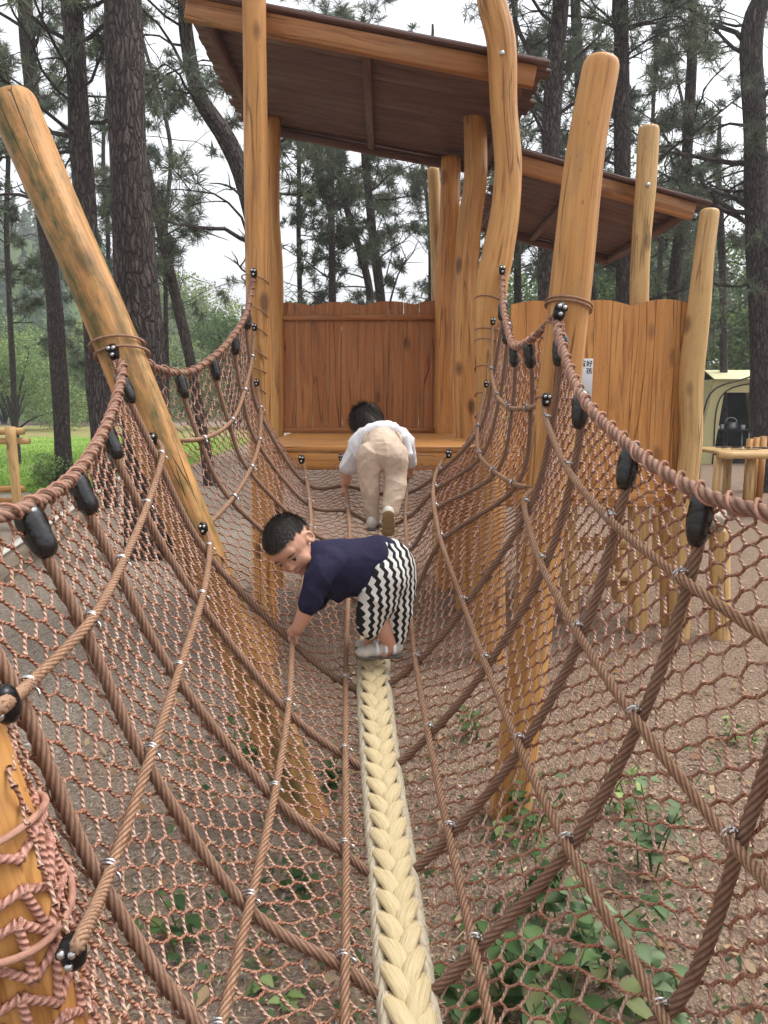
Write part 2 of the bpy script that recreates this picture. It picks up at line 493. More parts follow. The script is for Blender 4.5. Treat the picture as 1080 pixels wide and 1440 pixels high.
def Nout(u, v, GE=GE): return NSG * Sn(u, v, GE)

bridge = thing('rope_net_bridge', 'brown rope net bridge slung as a deep cradle between leaning log posts', 'rope bridge')

# lengthwise ropes -------------------------------------------------
ROPE_R = .0100
ropes = {}
for j, nme in enumerate(LN):
    if nme == 'C': continue
    u = np.linspace(0, 11, 120)
    off = {'EL': 0, 'ER': 0}.get(nme, -.008)
    p = S(u, np.full_like(u, j)) + off * Nout(u, np.full_like(u, j))
    if nme in ('EL', 'ER'):
        # the edge rope hangs in two swags: sharp change of direction at the leaning post
        a = resample(GR[:7, j], step=.011); b = resample(GR[6:, j], step=.014)
        for seg in (a, b):
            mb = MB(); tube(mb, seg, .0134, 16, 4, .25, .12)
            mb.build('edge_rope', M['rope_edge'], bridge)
            ropes.setdefault(nme, []).append(seg)
        continue
    if nme in ('L1', 'L2', 'R3', 'R4'):
        segs = [resample(GR[:7, j] + off * Nout(np.arange(7.), np.full(7, float(j))), step=.011), resample(GR[6:, j], step=.014)]
    else:
        segs = [resample(p, step=.012)]
    for seg in segs:
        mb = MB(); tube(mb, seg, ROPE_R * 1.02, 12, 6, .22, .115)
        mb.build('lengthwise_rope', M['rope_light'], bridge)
    ropes[nme] = segs

# cross ropes ------------------------------------------------------
RIBS = [1, 2, 3, 4, 5, 7, 8, 9, 10]
for i in RIBS:
    v = np.linspace(0, 10, 100)
    uu = np.full_like(v, float(i))
    p = S(uu, v) + .016 * Nout(uu, v)
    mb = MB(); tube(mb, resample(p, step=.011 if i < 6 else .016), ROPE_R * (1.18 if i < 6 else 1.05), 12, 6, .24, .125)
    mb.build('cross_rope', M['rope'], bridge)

# black wrapped sleeves where each cross rope meets the edge rope ----
for i in RIBS:
    for jv, sg in ((0, 1), (10, -1)):
        t = np.linspace(0, .38 if i > 6 else (.23 if i > 2 else .26), 14)
        v = jv + sg * t
        p = S(np.full(14, float(i)), v) + .010 * Nout(np.full(14, float(i)), v)
        L = np.linalg.norm(np.diff(p, axis=0), axis=1).sum()
        p = p[0] + (p - p[0]) * (.105 / max(L, .02)) if L > .01 else p
        p[0] -= (p[1] - p[0]) * 1.2
        r = .0265 * np.array([.50, .75, .95, 1, 1.03, 1, .98, 1.0, .97, .95, .93, .85, .70, .42]) * rng.uniform(.9, 1.05)
        mb = MB(); tube(mb, resample(np.c_[p], n=14), r, 14, 7, .10, .5, rough=.04)
        mb.build('wrapped_sleeve', M['black'], bridge)

# lashing cord spiralling round the edge ropes ----------------------
for nme in ('EL', 'ER'):
    for si, seg in enumerate(ropes[nme]):
        L = np.concatenate([[0], np.cumsum(np.linalg.norm(np.diff(seg, axis=0), axis=1))])
        n = int(L[-1] / .004)
        s = np.linspace(.02, L[-1] - .02, n)
        c = np.stack([np.interp(s, L, seg[:, k]) for k in range(3)], 1)
        t, nn, bb = frames(c)
        pitch = .086
        wob = np.interp(s, np.linspace(0, L[-1], 40), rng.uniform(-.6, .6, 40))
        ph = s / pitch * 2 * PI + wob
        rad = .0152 + .004 * (np.sin(ph + 1) > .6)
        p = c + rad[:, None] * (np.cos(ph)[:, None] * nn + np.sin(ph)[:, None] * bb)
        mb = MB(); tube(mb, p, .0035, 6)
        mb.build('lashing_cord', M['cord'], bridge)

# wire clips where the ropes cross ---------------------------------
def ring_mesh(R, r, nu=20, nv=8):
    mb = MB()
    a = np.linspace(0, 2 * PI, nu + 1)
    p = np.stack([R * np.cos(a), R * 1.12 * np.sin(a), .003 * np.sin(a * .5)], 1)
    tube(mb, p, r, nv)
    p2 = p + [0, 0, .0085]
    tube(mb, p2, r, nv)
    tl = np.array([[R * .6, -R * .95, 0], [R * 1.0, -R * 1.25, -.003], [R * 1.6, -R * 1.2, -.006]])
    tube(mb, resample(tl, n=6), r * .95, nv)
    return mb.mesh('wire_clip', M['steel'])
clip_me = ring_mesh(.0145, .0028)
for i in RIBS:
    for j in (1, 2, 3, 4, 6, 7, 8, 9):
        u = np.array([float(i)]); v = np.array([float(j)])
        p = S(u, v)[0] + .002 * Nout(u, v)[0]
        e = .05
        tg = norm(S(u + e, v)[0] - S(u - e, v)[0]); nn = Nout(u, v)[0]
        a = rng.normal(0, .22, 3)
        z = norm(tg + .3 * a); x = norm(np.cross(nn, z)); y = np.cross(z, x)
        o = bpy.data.objects.new('wire_clip', clip_me)
        COL.objects.link(o); o.parent = bridge
        o.matrix_world = Matrix(((x[0], y[0], z[0], p[0]), (x[1], y[1], z[1], p[1]), (x[2], y[2], z[2], p[2]), (0, 0, 0, 1)))

# the net ------------------------------------------------------------
def strand_template(m, sides, r, turns):
    s = np.linspace(0, 1, m)
    ph = np.arange(sides) / sides * 2 * PI
    prof = 1 + .75 * np.exp(-(s / .10) ** 2) + .75 * np.exp(-((1 - s) / .10) ** 2)
    R = r * prof[:, None] * np.ones(sides)[None, :]
    i = np.arange(m - 1)[:, None] * sides; j = np.arange(sides)[None, :]; j2 = (j + 1) % sides
    q = np.stack([i + j, i + j2, i + sides + j2, i + sides + j], -1).reshape(-1, 4)
    return s, (R * np.cos(ph)), (R * np.sin(ph)), q
def add_strands(mb, A, B, NA, m, sides, r, turns, col, sag=.0014):
    if not len(A): return
    s, X, Yv, q = strand_template(m, sides, r, turns)
    T = norm(B - A); L = np.linalg.norm(B - A, axis=1)
    n1 = norm(NA - T * (NA * T).sum(1, keepdims=True)); b1 = np.cross(T, n1)
    bow = 4 * s * (1 - s)
    sg = rng.normal(0, sag, (len(A), 2))
    cen = A[:, None] + (B - A)[:, None] * s[None, :, None] + bow[None, :, None] * (sg[:, :1, None] * n1[:, None] + sg[:, 1:, None] * b1[:, None] - np.array([0, 0, .0015]))
    sc = rng.uniform(.88, 1.14, len(A))[:, None, None, None]
    V = cen[:, :, None] + sc * (X[None, :, :, None] * n1[:, None, None] + Yv[None, :, :, None] * b1[:, None, None])
    N = len(A); k = m * sides
    lc = np.broadcast_to(np.stack([X, Yv, np.zeros_like(X)], -1)[None], (N, m, sides, 3)).copy()
    lc[..., 2] = s[None, :, None] * L[:, None, None] + rng.uniform(0, 20, N)[:, None, None]
    Q = (q[None] + (np.arange(N) * k)[:, None, None]).reshape(-1, 4)
    cc = np.repeat(np.asarray(col)[:, None], k, 1).reshape(-1, 3)
    mb.add(V.reshape(-1, 3), Q, None, lc.reshape(-1, 3), cc)

GN = GR.copy(); GN[0] = GR[0] - (GR[1] - GR[0]) * np.array([.1, .15, .3, .6, .9, 1.2, 1.3, 1.3, 1.3, 1.3, 1.3])[:, None]     # the net runs on past the near posts
GNE = _ext(GN)
sU = np.concatenate([[0], np.cumsum(np.linalg.norm(np.diff(GN, axis=0), axis=2).mean(1))])
net = MB()
Wn, Hn, Zn = .060, .043, .0044
for side in (0, 1):
    js = list(range(5, -1, -1)) if side == 0 else list(range(5, 11))
    sub = GN[:, js]
    tV = np.concatenate([[0], np.cumsum(np.linalg.norm(np.diff(sub, axis=1), axis=2)[1:].mean(0))])
    tmax = tV[-1]
    al, be = math.radians(46), math.radians(52)
    e1 = np.array([math.cos(al), -math.sin(al)]); e2 = np.array([-math.cos(be), -math.sin(be)])
    I, K = np.meshgrid(np.arange(-160, 160), np.arange(-160, 160), indexing='ij')
    par = (I + K) % 2
    zz = np.where(par == 0, Zn, -Zn)
    st = I[..., None] * (Wn / 2) * e1 + (K * Hn + zz)[..., None] * e2 + np.array([0, tmax * .5]) + np.array([sU[-1] * .5, 0])
    jit = rng.normal(0, .0021, st.shape); st = st + jit
    def clipped(a, b):
        lo = np.array([0.02, 0.0]); hi = np.array([sU[-1] - .02, tmax])
        ia = ((a >= lo) & (a <= hi)).all(-1); ib = ((b >= lo) & (b <= hi)).all(-1)
        keep = ia | ib
        a, b, ia, ib = a[keep], b[keep], ia[keep], ib[keep]
        def cut(p, q):    # p inside, q outside
            t = np.ones(len(p)); d = q - p
            for ax in (0, 1):
                with np.errstate(divide='ignore', invalid='ignore'):
                    th = np.where(d[:, ax] > 0, (hi[ax] - p[:, ax]) / d[:, ax], np.where(d[:, ax] < 0, (lo[ax] - p[:, ax]) / d[:, ax], 1))
                t = np.minimum(t, th)
            return p + d * t[:, None]
        b2 = np.where(ib[:, None], b, cut(a, b)); a2 = np.where(ia[:, None], a, cut(b, a))
        ok = np.linalg.norm(a2 - b2, axis=1) > .006
        return a2[ok], b2[ok]
    def to3(x):
        u = np.interp(x[:, 0], sU, np.arange(12)); vv = np.interp(x[:, 1], tV, np.arange(6))
        v = 5 - vv if side == 0 else 5 + vv
        edge = np.clip((tmax - x[:, 1]) / .08, 0, 1)
        n = Nout(u, v, GNE)
        return S(u, v, GNE) + n * (.012 + .022 * edge)[:, None], n
    for kind in ('row', 'link'):
        if kind == 'row':
            a, b = st[:-1].reshape(-1, 2), st[1:].reshape(-1, 2)
        else:
            m_ = par[:, :-1] == 0
            a, b = st[:, :-1][m_], st[:, 1:][m_]
        a, b = clipped(a, b)
        A, nA = to3(a); B, _ = to3(b)
        # the near left post stands inside the net: no strands over it
        if side == 0:
            pa, pb = P(-84, 1034, 1.03), P(36, 1409, 1.02); dd = norm(pb - pa)
            ok_ = np.ones(len(A), bool)
            for E in (A, B):
                xa = pa[0] + (E[:, 2] - pa[2]) / dd[2] * dd[0]
                zz_ = np.clip(E[:, 2], .6, 1.3); xa = pa[0] + ((zz_ - CAMZ) * 1.02 / np.maximum(E[:, 1], .5) + CAMZ - pa[2]) / dd[2] * dd[0]
                ok_ &= ~((E[:, 1] < 1.2) & (E[:, 0] / E[:, 1] < (xa + .088) / 1.02))
            A, B, nA = A[ok_], B[ok_], nA[ok_]
        # the ends of a link and of the rows meet at the same node, so only length varies
        far = A[:, 1] > 3.0
        mixv = rng.uniform(0, 1, (len(A), 1))
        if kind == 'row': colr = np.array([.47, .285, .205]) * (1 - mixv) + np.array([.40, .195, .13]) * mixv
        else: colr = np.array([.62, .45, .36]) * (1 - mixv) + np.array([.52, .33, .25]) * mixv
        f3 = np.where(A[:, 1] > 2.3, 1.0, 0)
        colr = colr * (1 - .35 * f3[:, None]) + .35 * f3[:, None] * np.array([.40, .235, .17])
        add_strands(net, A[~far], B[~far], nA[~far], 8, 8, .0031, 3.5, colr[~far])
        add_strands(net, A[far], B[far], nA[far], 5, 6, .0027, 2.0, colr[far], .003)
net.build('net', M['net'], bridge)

# braided rope down the middle ---------------------------------------
u = np.linspace(0, 8.3, 300)              # the plait ends past the crossing where the boy stands
bp = resample(S(u, np.full_like(u, 5.0)), step=.01)
bt, _, _ = frames(bp)
bx = norm(np.cross(bt, np.array([0, 0, 1.0])))        # to the right
bz = np.cross(bx, bt)
bL = np.concatenate([[0], np.cumsum(np.linalg.norm(np.diff(bp, axis=0), axis=1))])
def braid_pt(s, x, z):
    x = np.asarray(x) * BS; z = np.asarray(z) * BS
    s = np.clip(s, 0, bL[-1]); g = lambda A: np.stack([np.interp(s, bL, A[:, k]) for k in range(3)], -1)
    return g(bp) + g(bx) * np.asarray(x)[..., None] + g(bz) * np.asarray(z)[..., None]
BS = .92
pads = MB(); sides_ = {-1: MB(), 1: MB()}
sp = .076
for kk in range(int(bL[-1] / sp)):
    s0 = kk * sp + .05
    for sg in (-1, 1):
        for layer in (0, 1):                 # the plait is round: pads above, and the same below
            zt = 1 if layer == 0 else -1
            t = np.linspace(0, 1, 17)
            x = sg * (.0475 - .0485 * t)
            z = zt * (.002 + .030 * np.sin(np.clip(t * 1.25, 0, 1) * PI / 2) - .022 * np.clip(t - .72, 0, 1) / .28)
            s = s0 + (.062 - .134 * t) + (sp * .5 if sg > 0 else 0) + rng.normal(0, .0025)
            p = braid_pt(s, x, z)
            r = .0228 * np.clip(np.sin(np.clip(.05 + .90 * t, 0, 1) * PI), 0, 1) ** .38 * rng.uniform(.95, 1.05)
            ups = norm(braid_pt(s, x * 0, np.full(17, .1)) - braid_pt(s, x * 0, np.zeros(17)))
            tube(pads, p, r, 16, rough=.035, lcoff=(rng.uniform(0, 9), rng.uniform(0, 9), 0), flat=(ups, .5))
        t = np.linspace(0, 1, 11)
        for sub in (0, .5):
            x = sg * (.0475 + .008 * np.sin(t * PI))
            z = -.030 + .044 * t
            s = s0 + sub * sp - .05 + .10 * t
            r = .0145 * np.sin(np.clip(.08 + .84 * t, 0, 1) * PI) ** .4
            tube(sides_[sg], braid_pt(s, x, z), r, 9, rough=.05, lcoff=(rng.uniform(0, 9), rng.uniform(0, 9), 0))
braid = pads.build('braided_rope', M['braid'])
tag(braid, 'thick cream plaited walking rope with chevron pattern along the middle of the net', 'thick rope')
# worn fibres standing off the plait
for sg in (-1, 1):
    n = 2600; s_ = rng.uniform(0.1, bL[-1], n); x_ = sg * rng.uniform(.030, .066, n); z_ = rng.uniform(-.03, .018, n)
    a0 = braid_pt(s_, x_, z_); dr = norm(rng.normal(0, .7, (n, 3)) + sg * np.array([1.0, 0, .5])) * rng.uniform(.006, .018, (n, 1))
    a1 = a0 + dr; a2 = a1 + dr * .6 + rng.normal(0, .004, (n, 3)); sd_ = norm(np.cross(dr, rng.normal(0, 1, (n, 3)))) * .0005
    V = np.stack([a0 - sd_, a0 + sd_, a1 + sd_, a2, a1 - sd_], 1).reshape(-1, 3); o_ = np.arange(n)[:, None] * 5
    sides_[sg].add(V, o_ + np.array([[0, 1, 2, 4]]), o_ + np.array([[4, 2, 3]]))
for sg in (-1, 1): sides_[sg].build('edge_braid', M['braid_side'], braid)

# ------------------------------------------------------------------ log posts of the bridge
def log_post(name, pts, label, mat, cat='log post', parent=None, sides=28, group=None, rough=.025, cut=True):
    """pts: (px, py, width in px, Y)"""
    q = []
    for px, py, wd, Y in pts:
        c = P(px, py, Y); d = np.linalg.norm(P(px + wd / 2, py, Y) - P(px - wd / 2, py, Y)) / 2
        q.append([*c, d])
    q = resample(np.array(q), step=.04)
    p, r = q[:, :3], q[:, 3].copy()
    # rounded saw-cut end at the top (first point)
    d0 = norm(p[0] - p[1])
    if cut:
        p = np.vstack([p[0] + d0 * .010, p[0] + d0 * .006, p[0] - d0 * .006, p[0] - d0 * .02, p[1:]])
        r = np.concatenate([[r[0] * .80, r[0] * .90, r[0] * .97, r[0]], r[1:]])
    mb = MB(); tube(mb, p, r, sides, rough=rough, lcoff=(rng.uniform(0, 30), rng.uniform(0, 30), rng.uniform(0, 30)))
    o = mb.build(name, mat, parent)
    if parent is None: tag(o, label, cat, group)
    return o

def post_gnd(px, py, Y):
    return (px, py, 55, Y)
log_post('leaning_post', [(16, 140, 66, 2.92), (80, 290, 63, 2.9), (152, 455, 63, 2.88), (237, 665, 62, 2.9), (345, 930, 62, 2.93), (452, 1195, 60, 2.95)],
         'tall honey-coloured log post with green algae leaning out to the left', M['post_algae'])
log_post('leaning_post', [(846, 88, 52, 2.98), (822, 220, 53, 2.96), (800, 425, 57, 2.94), (776, 640, 58, 2.93), (745, 905, 58, 2.93), (712, 1190, 58, 2.95)],
         'smooth honey log post beside the white notice, tilting right above the board fence', M['post'])
log_post('leaning_post', [(-150, 850, 150, 1.06), (-84, 1034, 155, 1.03), (-14, 1235, 158, 1.02), (36, 1409, 162, 1.02), (150, 1900, 170, 1.0), (230, 2300, 170, .99)],
         'close log post wrapped in pink netting at the lower left corner', M['post'])
log_post('leaning_post', [(1345, 520, 130, 1.15), (1300, 800, 130, 1.12), (1200, 1400, 135, 1.08), (1130, 1900, 140, 1.05)],
         'log post carrying the near right end of the edge rope', M['post'])
# wrapped netting on the close post
cq = resample(np.array([[*P(a, b, Y), 0] for a, b, Y in ((-84, 1034, 1.03), (-14, 1235, 1.02), (36, 1409, 1.02), (118, 1750, 1.01))]), step=.01)[:, :3]
ct, cn, cb = frames(cq)
cL = np.concatenate([[0], np.cumsum(np.linalg.norm(np.diff(cq, axis=0), axis=1))])
def on_post(s, phi, rad=.0935):
    g = lambda A: np.stack([np.interp(s, cL, A[:, k]) for k in range(3)], -1)
    return g(cq) + rad * (np.cos(phi)[..., None] * g(cn) + np.sin(phi)[..., None] * g(cb))
wn = MB()
wr_ = np.random.default_rng(4)
nph = 14; J = wr_.normal(0, 1, (nph, 16, 2))
def wnode(i, kk):
    j = J[i % nph, kk]
    return (np.array([.165 + kk * .052 + (.010 if (i + kk) % 2 else -.010) + .022 * math.sin(i * 2 * PI / nph * 2 + .8) + .005 * j[0]]), np.array([i * 2 * PI / nph + .10 * math.sin(kk * 1.7) + .05 * j[1]]))
for i in range(nph):
    for kk in range(14):
        a = wnode(i, kk); b = wnode(i + 1, kk) if i + 1 < nph else (wnode(0, kk)[0], wnode(0, kk)[1] + 2 * PI); c = wnode(i, kk + 1)
        for e in ((b,) + ((c,) if (i + kk) % 2 == 0 else ())):
            f_ = np.linspace(0, 1, 5)
            pp = np.array([on_post(a[0] * (1 - t) + e[0] * t, a[1] * (1 - t) + e[1] * t, .0895)[0] for t in f_])
            pp = resample(pp, n=9); tt = np.linspace(-1, 1, 9)
            tube(wn, pp, .0068 * (1 + .5 * np.abs(tt) ** 5) , 8, col=np.array([.56, .31, .25]) * wr_.uniform(.85, 1.1), lcoff=(0, 0, wr_.uniform(0, 9)))
wn.build('post_wrapping', M['net'], bridge)
for s_, tilt in ((.150, .0), (.262, .045)):
    a = np.linspace(0, 2 * PI, 40)
    p = on_post(s_ + tilt * np.cos(a - .6), a, .100)
    mb = MB(); tube(mb, p, .0058, 8); mb.build('binding_cord', M['cord'], bridge)

# black bolted clamps that hold rope ends on the posts ----------------
def clamp(px, py, Y, s=1.0, tilt=0.0):
    c = P(px, py, Y); s *= .85
    mb = MB()
    x = np.array([math.cos(tilt), 0, math.sin(tilt)]); z = np.array([-math.sin(tilt), 0, math.cos(tilt)]); y = np.array([0, 1, 0])
    tube(mb, resample(np.array([c - z * .034 * s, c, c + z * .034 * s]), n=7), np.array([.014, .022, .024, .025, .024, .022, .014]) * s, 12, rough=.05)
    box(mb, c + z * .012 * s - y * .012 * s, x * .024 * s, y * .018 * s, z * .010 * s, .003)
    o = mb.build('rope_clamp', M['black_metal'], bridge)
    mb = MB()
    for dx, dz in ((-.010, .016), (.011, .014), (0, -.012)):
        q = c + x * dx * s + z * dz * s - y * .020 * s
        tube(mb, np.array([q, q - y * .011 * s, q - y * .015 * s]), np.array([.0085, .0085, .005]) * s, 10)
    mb.build('bolt', M['steel'], o)
for a in ((160, 495, 2.80, 1.0, .2), (215, 617, 2.80, .8, .1), (286, 743, 2.80, .8, .1), (787, 438, 2.80, 1.1, -.2), (768, 562, 2.80, .85, 0), (759, 688, 2.80, .8, 0),
          (8, 990, .94, .85, .2), (103, 1338, .92, .8, .1),
          (357, 384, 4.62, .95, 0), (358, 460, 4.62, .75, 0), (361, 538, 4.62, .75, 0), (706, 380, 4.62, .95, 0), (693, 452, 4.62, .75, 0), (684, 540, 4.62, .75, 0),
          (424, 646, 4.58, .95, 0), (631, 638, 4.58, .95, 0), (479, 643, 4.58, .7, 0), (577, 644, 4.58, .7, 0)):
    clamp(*a)

# thin cords lashed round the posts ----------------------------------
def post_cord(px, py, wpx, Y, tilt=.02, r=.0042, axis=(0, 0, 1), mat='rope'):
    c = P(px, py, Y); R = wpx / 2 / F * Y / .99 + r
    ax = norm(np.array(axis, float)); e1_ = norm(np.cross(ax, [0, 1, 0])); e2_ = np.cross(ax, e1_)
    a = np.linspace(0, 2 * PI, 36)
    p = c + R * (np.cos(a)[:, None] * e1_ + np.sin(a)[:, None] * e2_) + ax * (tilt * np.sin(a + .7))[:, None]
    mb = MB(); tube(mb, p, r, 6); mb.build('binding_cord', M[mat], bridge)
for y_ in (392, 438, 465, 498, 520, 548, 577, 602):
    post_cord(359, y_ + 3, 34, 4.8, rng.uniform(.02, .05))
for y_ in (428, 470, 488, 525, 560, 590):
    post_cord(690, y_, 42, 4.82, rng.uniform(.02, .05))
lean = P(80, 290, 2.9) - P(152, 455, 2.88)
for y_, x_ in ((486, 165), (500, 172)): post_cord(x_, y_, 66, 2.88, .03, .005, lean)
lean = P(822, 220, 2.96) - P(800, 425, 2.94)
for y_, x_ in ((428, 800), (433, 799), (566, 785), (690, 770)): post_cord(x_, y_, 59, 2.94, .015, .0045, lean)
# ================================================================== PLAY TOWERS
def W3(x, y, z): return np.array([x, y, z], float)
DZ = CAMZ - .31
def board_wall(mb, xs, y, z0, tops, th=.012, gap=.004, jitter=.004):
    """upright boards with curved tops, butted side by side"""
    for k in range(len(xs) - 1):
        x0, x1 = xs[k] + gap / 2, xs[k + 1] - gap / 2
        n = 6
        xx = np.linspace(x0, x1, n); zt = np.array([tops(x) for x in xx])
        yy = y + rng.uniform(-jitter, jitter)
        V = []; lc = []
        o = rng.uniform(0, 30, 3)
        for dy in (-th, th):
            for x in xx: V.append((x, yy + dy, z0)); lc.append((x - x0 + o[0], dy + o[1], o[2]))
            for x, z in zip(xx, zt): V.append((x, yy + dy, z)); lc.append((x - x0 + o[0], dy + o[1], z - z0 + o[2]))
        q = []
        for i in range(n - 1):
            q.append((i, i + 1, n + i + 1, n + i)); q.append((2 * n + i, 3 * n + i, 3 * n + i + 1, 2 * n + i + 1))
            q.append((n + i, n + i + 1, 3 * n + i + 1, 3 * n + i)); q.append((i, 2 * n + i, 2 * n + i + 1, i + 1))
        q.append((0, n, 3 * n, 2 * n)); q.append((n - 1, 3 * n - 1, 4 * n - 1, 2 * n - 1))
        mb.add(V, q, None, lc)

tower = thing('play_tower', 'tall roofed timber play tower with red-brown back wall at the far end of the net', 'play tower')
# posts
log_post('post', [(352, -420, 34, 4.82), (357, 0, 34, 4.82), (360, 200, 34, 4.82), (363, 420, 34, 4.82), (368, 640, 34, 4.82), (376, 960, 34, 4.82)], '', M['post'], parent=tower)
curved = log_post('post', [(690, -330, 40, 4.82), (682, -120, 40, 4.82), (690, -10, 41, 4.82), (705, 60, 41, 4.82), (708, 150, 38, 4.82), (714, 230, 38, 4.82), (710, 300, 39, 4.82), (700, 360, 42, 4.82), (690, 430, 44, 4.82), (690, 640, 42, 4.82), (690, 960, 42, 4.82)], '', M['post'], parent=tower, rough=.04)
log_post('post', [(668, 150, 34, 6.0), (669, 250, 32, 6.0), (661, 310, 33, 6.0), (655, 400, 33, 6.0), (655, 520, 33, 6.0), (657, 640, 33, 6.0), (657, 860, 33, 6.0)], '', M['post'], parent=tower, cut=False, rough=.03)
log_post('post', [(634, 222, 27, 6.78), (632, 300, 27, 6.78), (626, 400, 28, 6.78), (627, 640, 29, 6.78), (627, 840, 29, 6.78)], '', M['board'], parent=tower, cut=False, rough=.03)
log_post('post', [(609, 238, 17, 7.25), (612, 300, 17, 7.25), (616, 440, 18, 7.25), (617, 820, 18, 7.25)], '', M['pale_log'], parent=tower)
log_post('post', [(385, 165, 19, 6.82), (384, 300, 19, 6.82), (388, 400, 20, 6.82), (389, 640, 21, 6.82), (389, 840, 21, 6.82)], '', M['post'], parent=tower, cut=False)
# deck
mb = MB()
n = 15
for i in range(n):
    y = 4.93 + i * (6.95 - 4.93) / n + .06
    box(mb, (0.02, y, DZ - .02), (.86, 0, 0), (0, .062, 0), (0, 0, .018), .004, rng.uniform(0, 30, 3), grain=0)
dk = mb.build('deck', M['board'], tower)
mb = MB()
box(mb, (.02, 4.955, DZ - .10), (.86, 0, 0), (0, .022, 0), (0, 0, .058), .005, rng.uniform(0, 9, 3), grain=0)
for x in (-.8, .02, .84): box(mb, (x, 5.95, DZ - .10), (.03, 0, 0), (0, .97, 0), (0, 0, .056), .005, rng.uniform(0, 9, 3), grain=1)
mb.build('beam', M['board'], dk)
# back wall
mb = MB()
xl, xr = P(396, 520, 6.85)[0], P(612, 520, 6.85)[0]
xs = np.linspace(xl, xr, 11) + np.concatenate([[0], rng.uniform(-.012, .012, 9), [0]])
zb, zt = P(500, 606, 6.85)[2], P(500, 430, 6.85)[2]
def scallop(x):
    t = (x - xl) / (xr - xl)
    return zt + .035 * (abs(math.sin((t * 3.05 + .38) * PI)) ** .8) - .01 + .02 * t
board_wall(mb, xs, 6.85, zb, scallop)
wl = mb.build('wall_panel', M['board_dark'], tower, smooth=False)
mb = MB()
for zz in (P(500, 447, 6.82)[2], P(500, 605, 6.82)[2]):
    box(mb, ((xl + xr) / 2, 6.817, zz), ((xr - xl) / 2, 0, 0), (0, .018, 0), (0, 0, .022), .004, rng.uniform(0, 9, 3), grain=0)
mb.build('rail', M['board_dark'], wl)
# low rear skirting pieces seen in the gap below the wall
def slat_roof(name, parent, NL, NR, yn, yf, rafters, beam_h=.062, ov=.04):
    """boards along the slope, rafters below, beam along the near edge. NL, NR: ends of the near edge (x, z)"""
    ax = np.array([NR[0] - NL[0], 0, NR[1] - NL[1]]); Ln = np.linalg.norm(ax); ax /= Ln
    up = np.array([-ax[2], 0, ax[0]])
    c0 = np.array([(NL[0] + NR[0]) / 2, 0, (NL[1] + NR[1]) / 2])
    mb = MB(); w_ = .118; n = int((yf - yn) / w_)
    for i in range(n):
        e = rng.uniform(0, ov)
        d = rng.uniform(-ov / 2, ov / 2)
        c = c0 + ax * d + up * (.014 + (i % 2) * .0015) + [0, yn + (i + .5) * (yf - yn) / n, 0]
        box(mb, c, ax * (Ln / 2 + e), (0, (yf - yn) / n / 2 - .0025, 0), up * .012, .004, rng.uniform(0, 40, 3), grain=0)
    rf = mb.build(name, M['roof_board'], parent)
    # bitumen sheet above, so no daylight comes through the board gaps
    mb = MB(); box(mb, c0 + up * .0325 + [0, (yn + yf) / 2, 0], ax * (Ln / 2 - .02), (0, (yf - yn) / 2 - .02, 0), up * .004, .002); mb.build('roof_sheet', M['twig'], rf)
    mb = MB()
    box(mb, c0 + [0, yn + .07, 0] - up * (beam_h + .002) , ax * (Ln / 2 - .05), (0, .030, 0), up * beam_h, .006, rng.uniform(0, 9, 3), grain=0)
    mb.build('beam', M['beam'], rf)
    mb = MB()
    box(mb, c0 + [0, yf - .10, 0] - up * (.04 + .002), ax * (Ln / 2 - .05), (0, .028, 0), up * .04, .006, rng.uniform(0, 9, 3), grain=0)
    mb.build('beam', M['roof_board'], rf)
    for t in rafters:
        c = c0 + ax * (t - .5) * Ln - up * .032 + [0, (yn + yf) / 2, 0]
        mb = MB(); box(mb, c, ax * .028, (0, (yf - yn) / 2 - .16, 0), up * .030, .005, rng.uniform(0, 9, 3), grain=1)
        mb.build('rafter', M['roof_board'], rf)
    return rf
a = P(250, -10, 4.93); b = P(768, 92, 4.93)
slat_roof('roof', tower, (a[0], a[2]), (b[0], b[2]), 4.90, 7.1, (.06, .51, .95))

low = thing('play_tower', 'lower roofed timber tower with orange upright boards and white notice on the right', 'play tower')
knotty = log_post('post', [(912, 180, 28, 5.48), (908, 260, 28, 5.48), (902, 340, 27, 5.48), (899, 440, 27, 5.48), (898, 700, 27, 5.48), (897, 895, 27, 5.48)], '', M['pale_log'], parent=low, rough=.035)
log_post('post', [(998, 297, 27, 5.28), (990, 360, 28, 5.28), (982, 440, 31, 5.28), (972, 540, 32, 5.28), (972, 620, 30, 5.28), (964, 700, 30, 5.28), (955, 900, 30, 5.28)], '', M['pale_log'], parent=low, rough=.035)
a = P(722, 212, 5.58); b = P(992, 287, 5.58)
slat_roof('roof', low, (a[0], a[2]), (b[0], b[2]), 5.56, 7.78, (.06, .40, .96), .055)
mb = MB()
xl2, xr2 = P(716, 520, 5.36)[0], P(974, 520, 5.36)[0]
xs = xl2 + (xr2 - xl2) * np.array([0, .085, .18, .29, .37, .45, .545, .66, .78, .895, 1.0])
zb2, zt2 = P(850, 686, 5.36)[2], P(850, 432, 5.36)[2]
def scallop2(x):
    t = (x - xl2) / (xr2 - xl2)
    return zt2 - .005 + .045 * abs(math.sin((t * 2.9 + .12) * PI)) ** .9 + .015 * t
board_wall(mb, xs, 5.36, zb2, scallop2, th=.014, gap=.003)
mb.build('wall_panel', M['board'], low, smooth=False)
mb = MB()
for i in range(17):
    y = 5.42 + i * 2.05 / 17 + .06
    box(mb, ((xl2 + xr2) / 2, y, zb2 - .014), ((xr2 - xl2) / 2 + .02, 0, 0), (0, .058, 0), (0, 0, .016), .004, rng.uniform(0, 30, 3), grain=0)
dk = mb.build('deck', M['board'], low)
mb = MB()
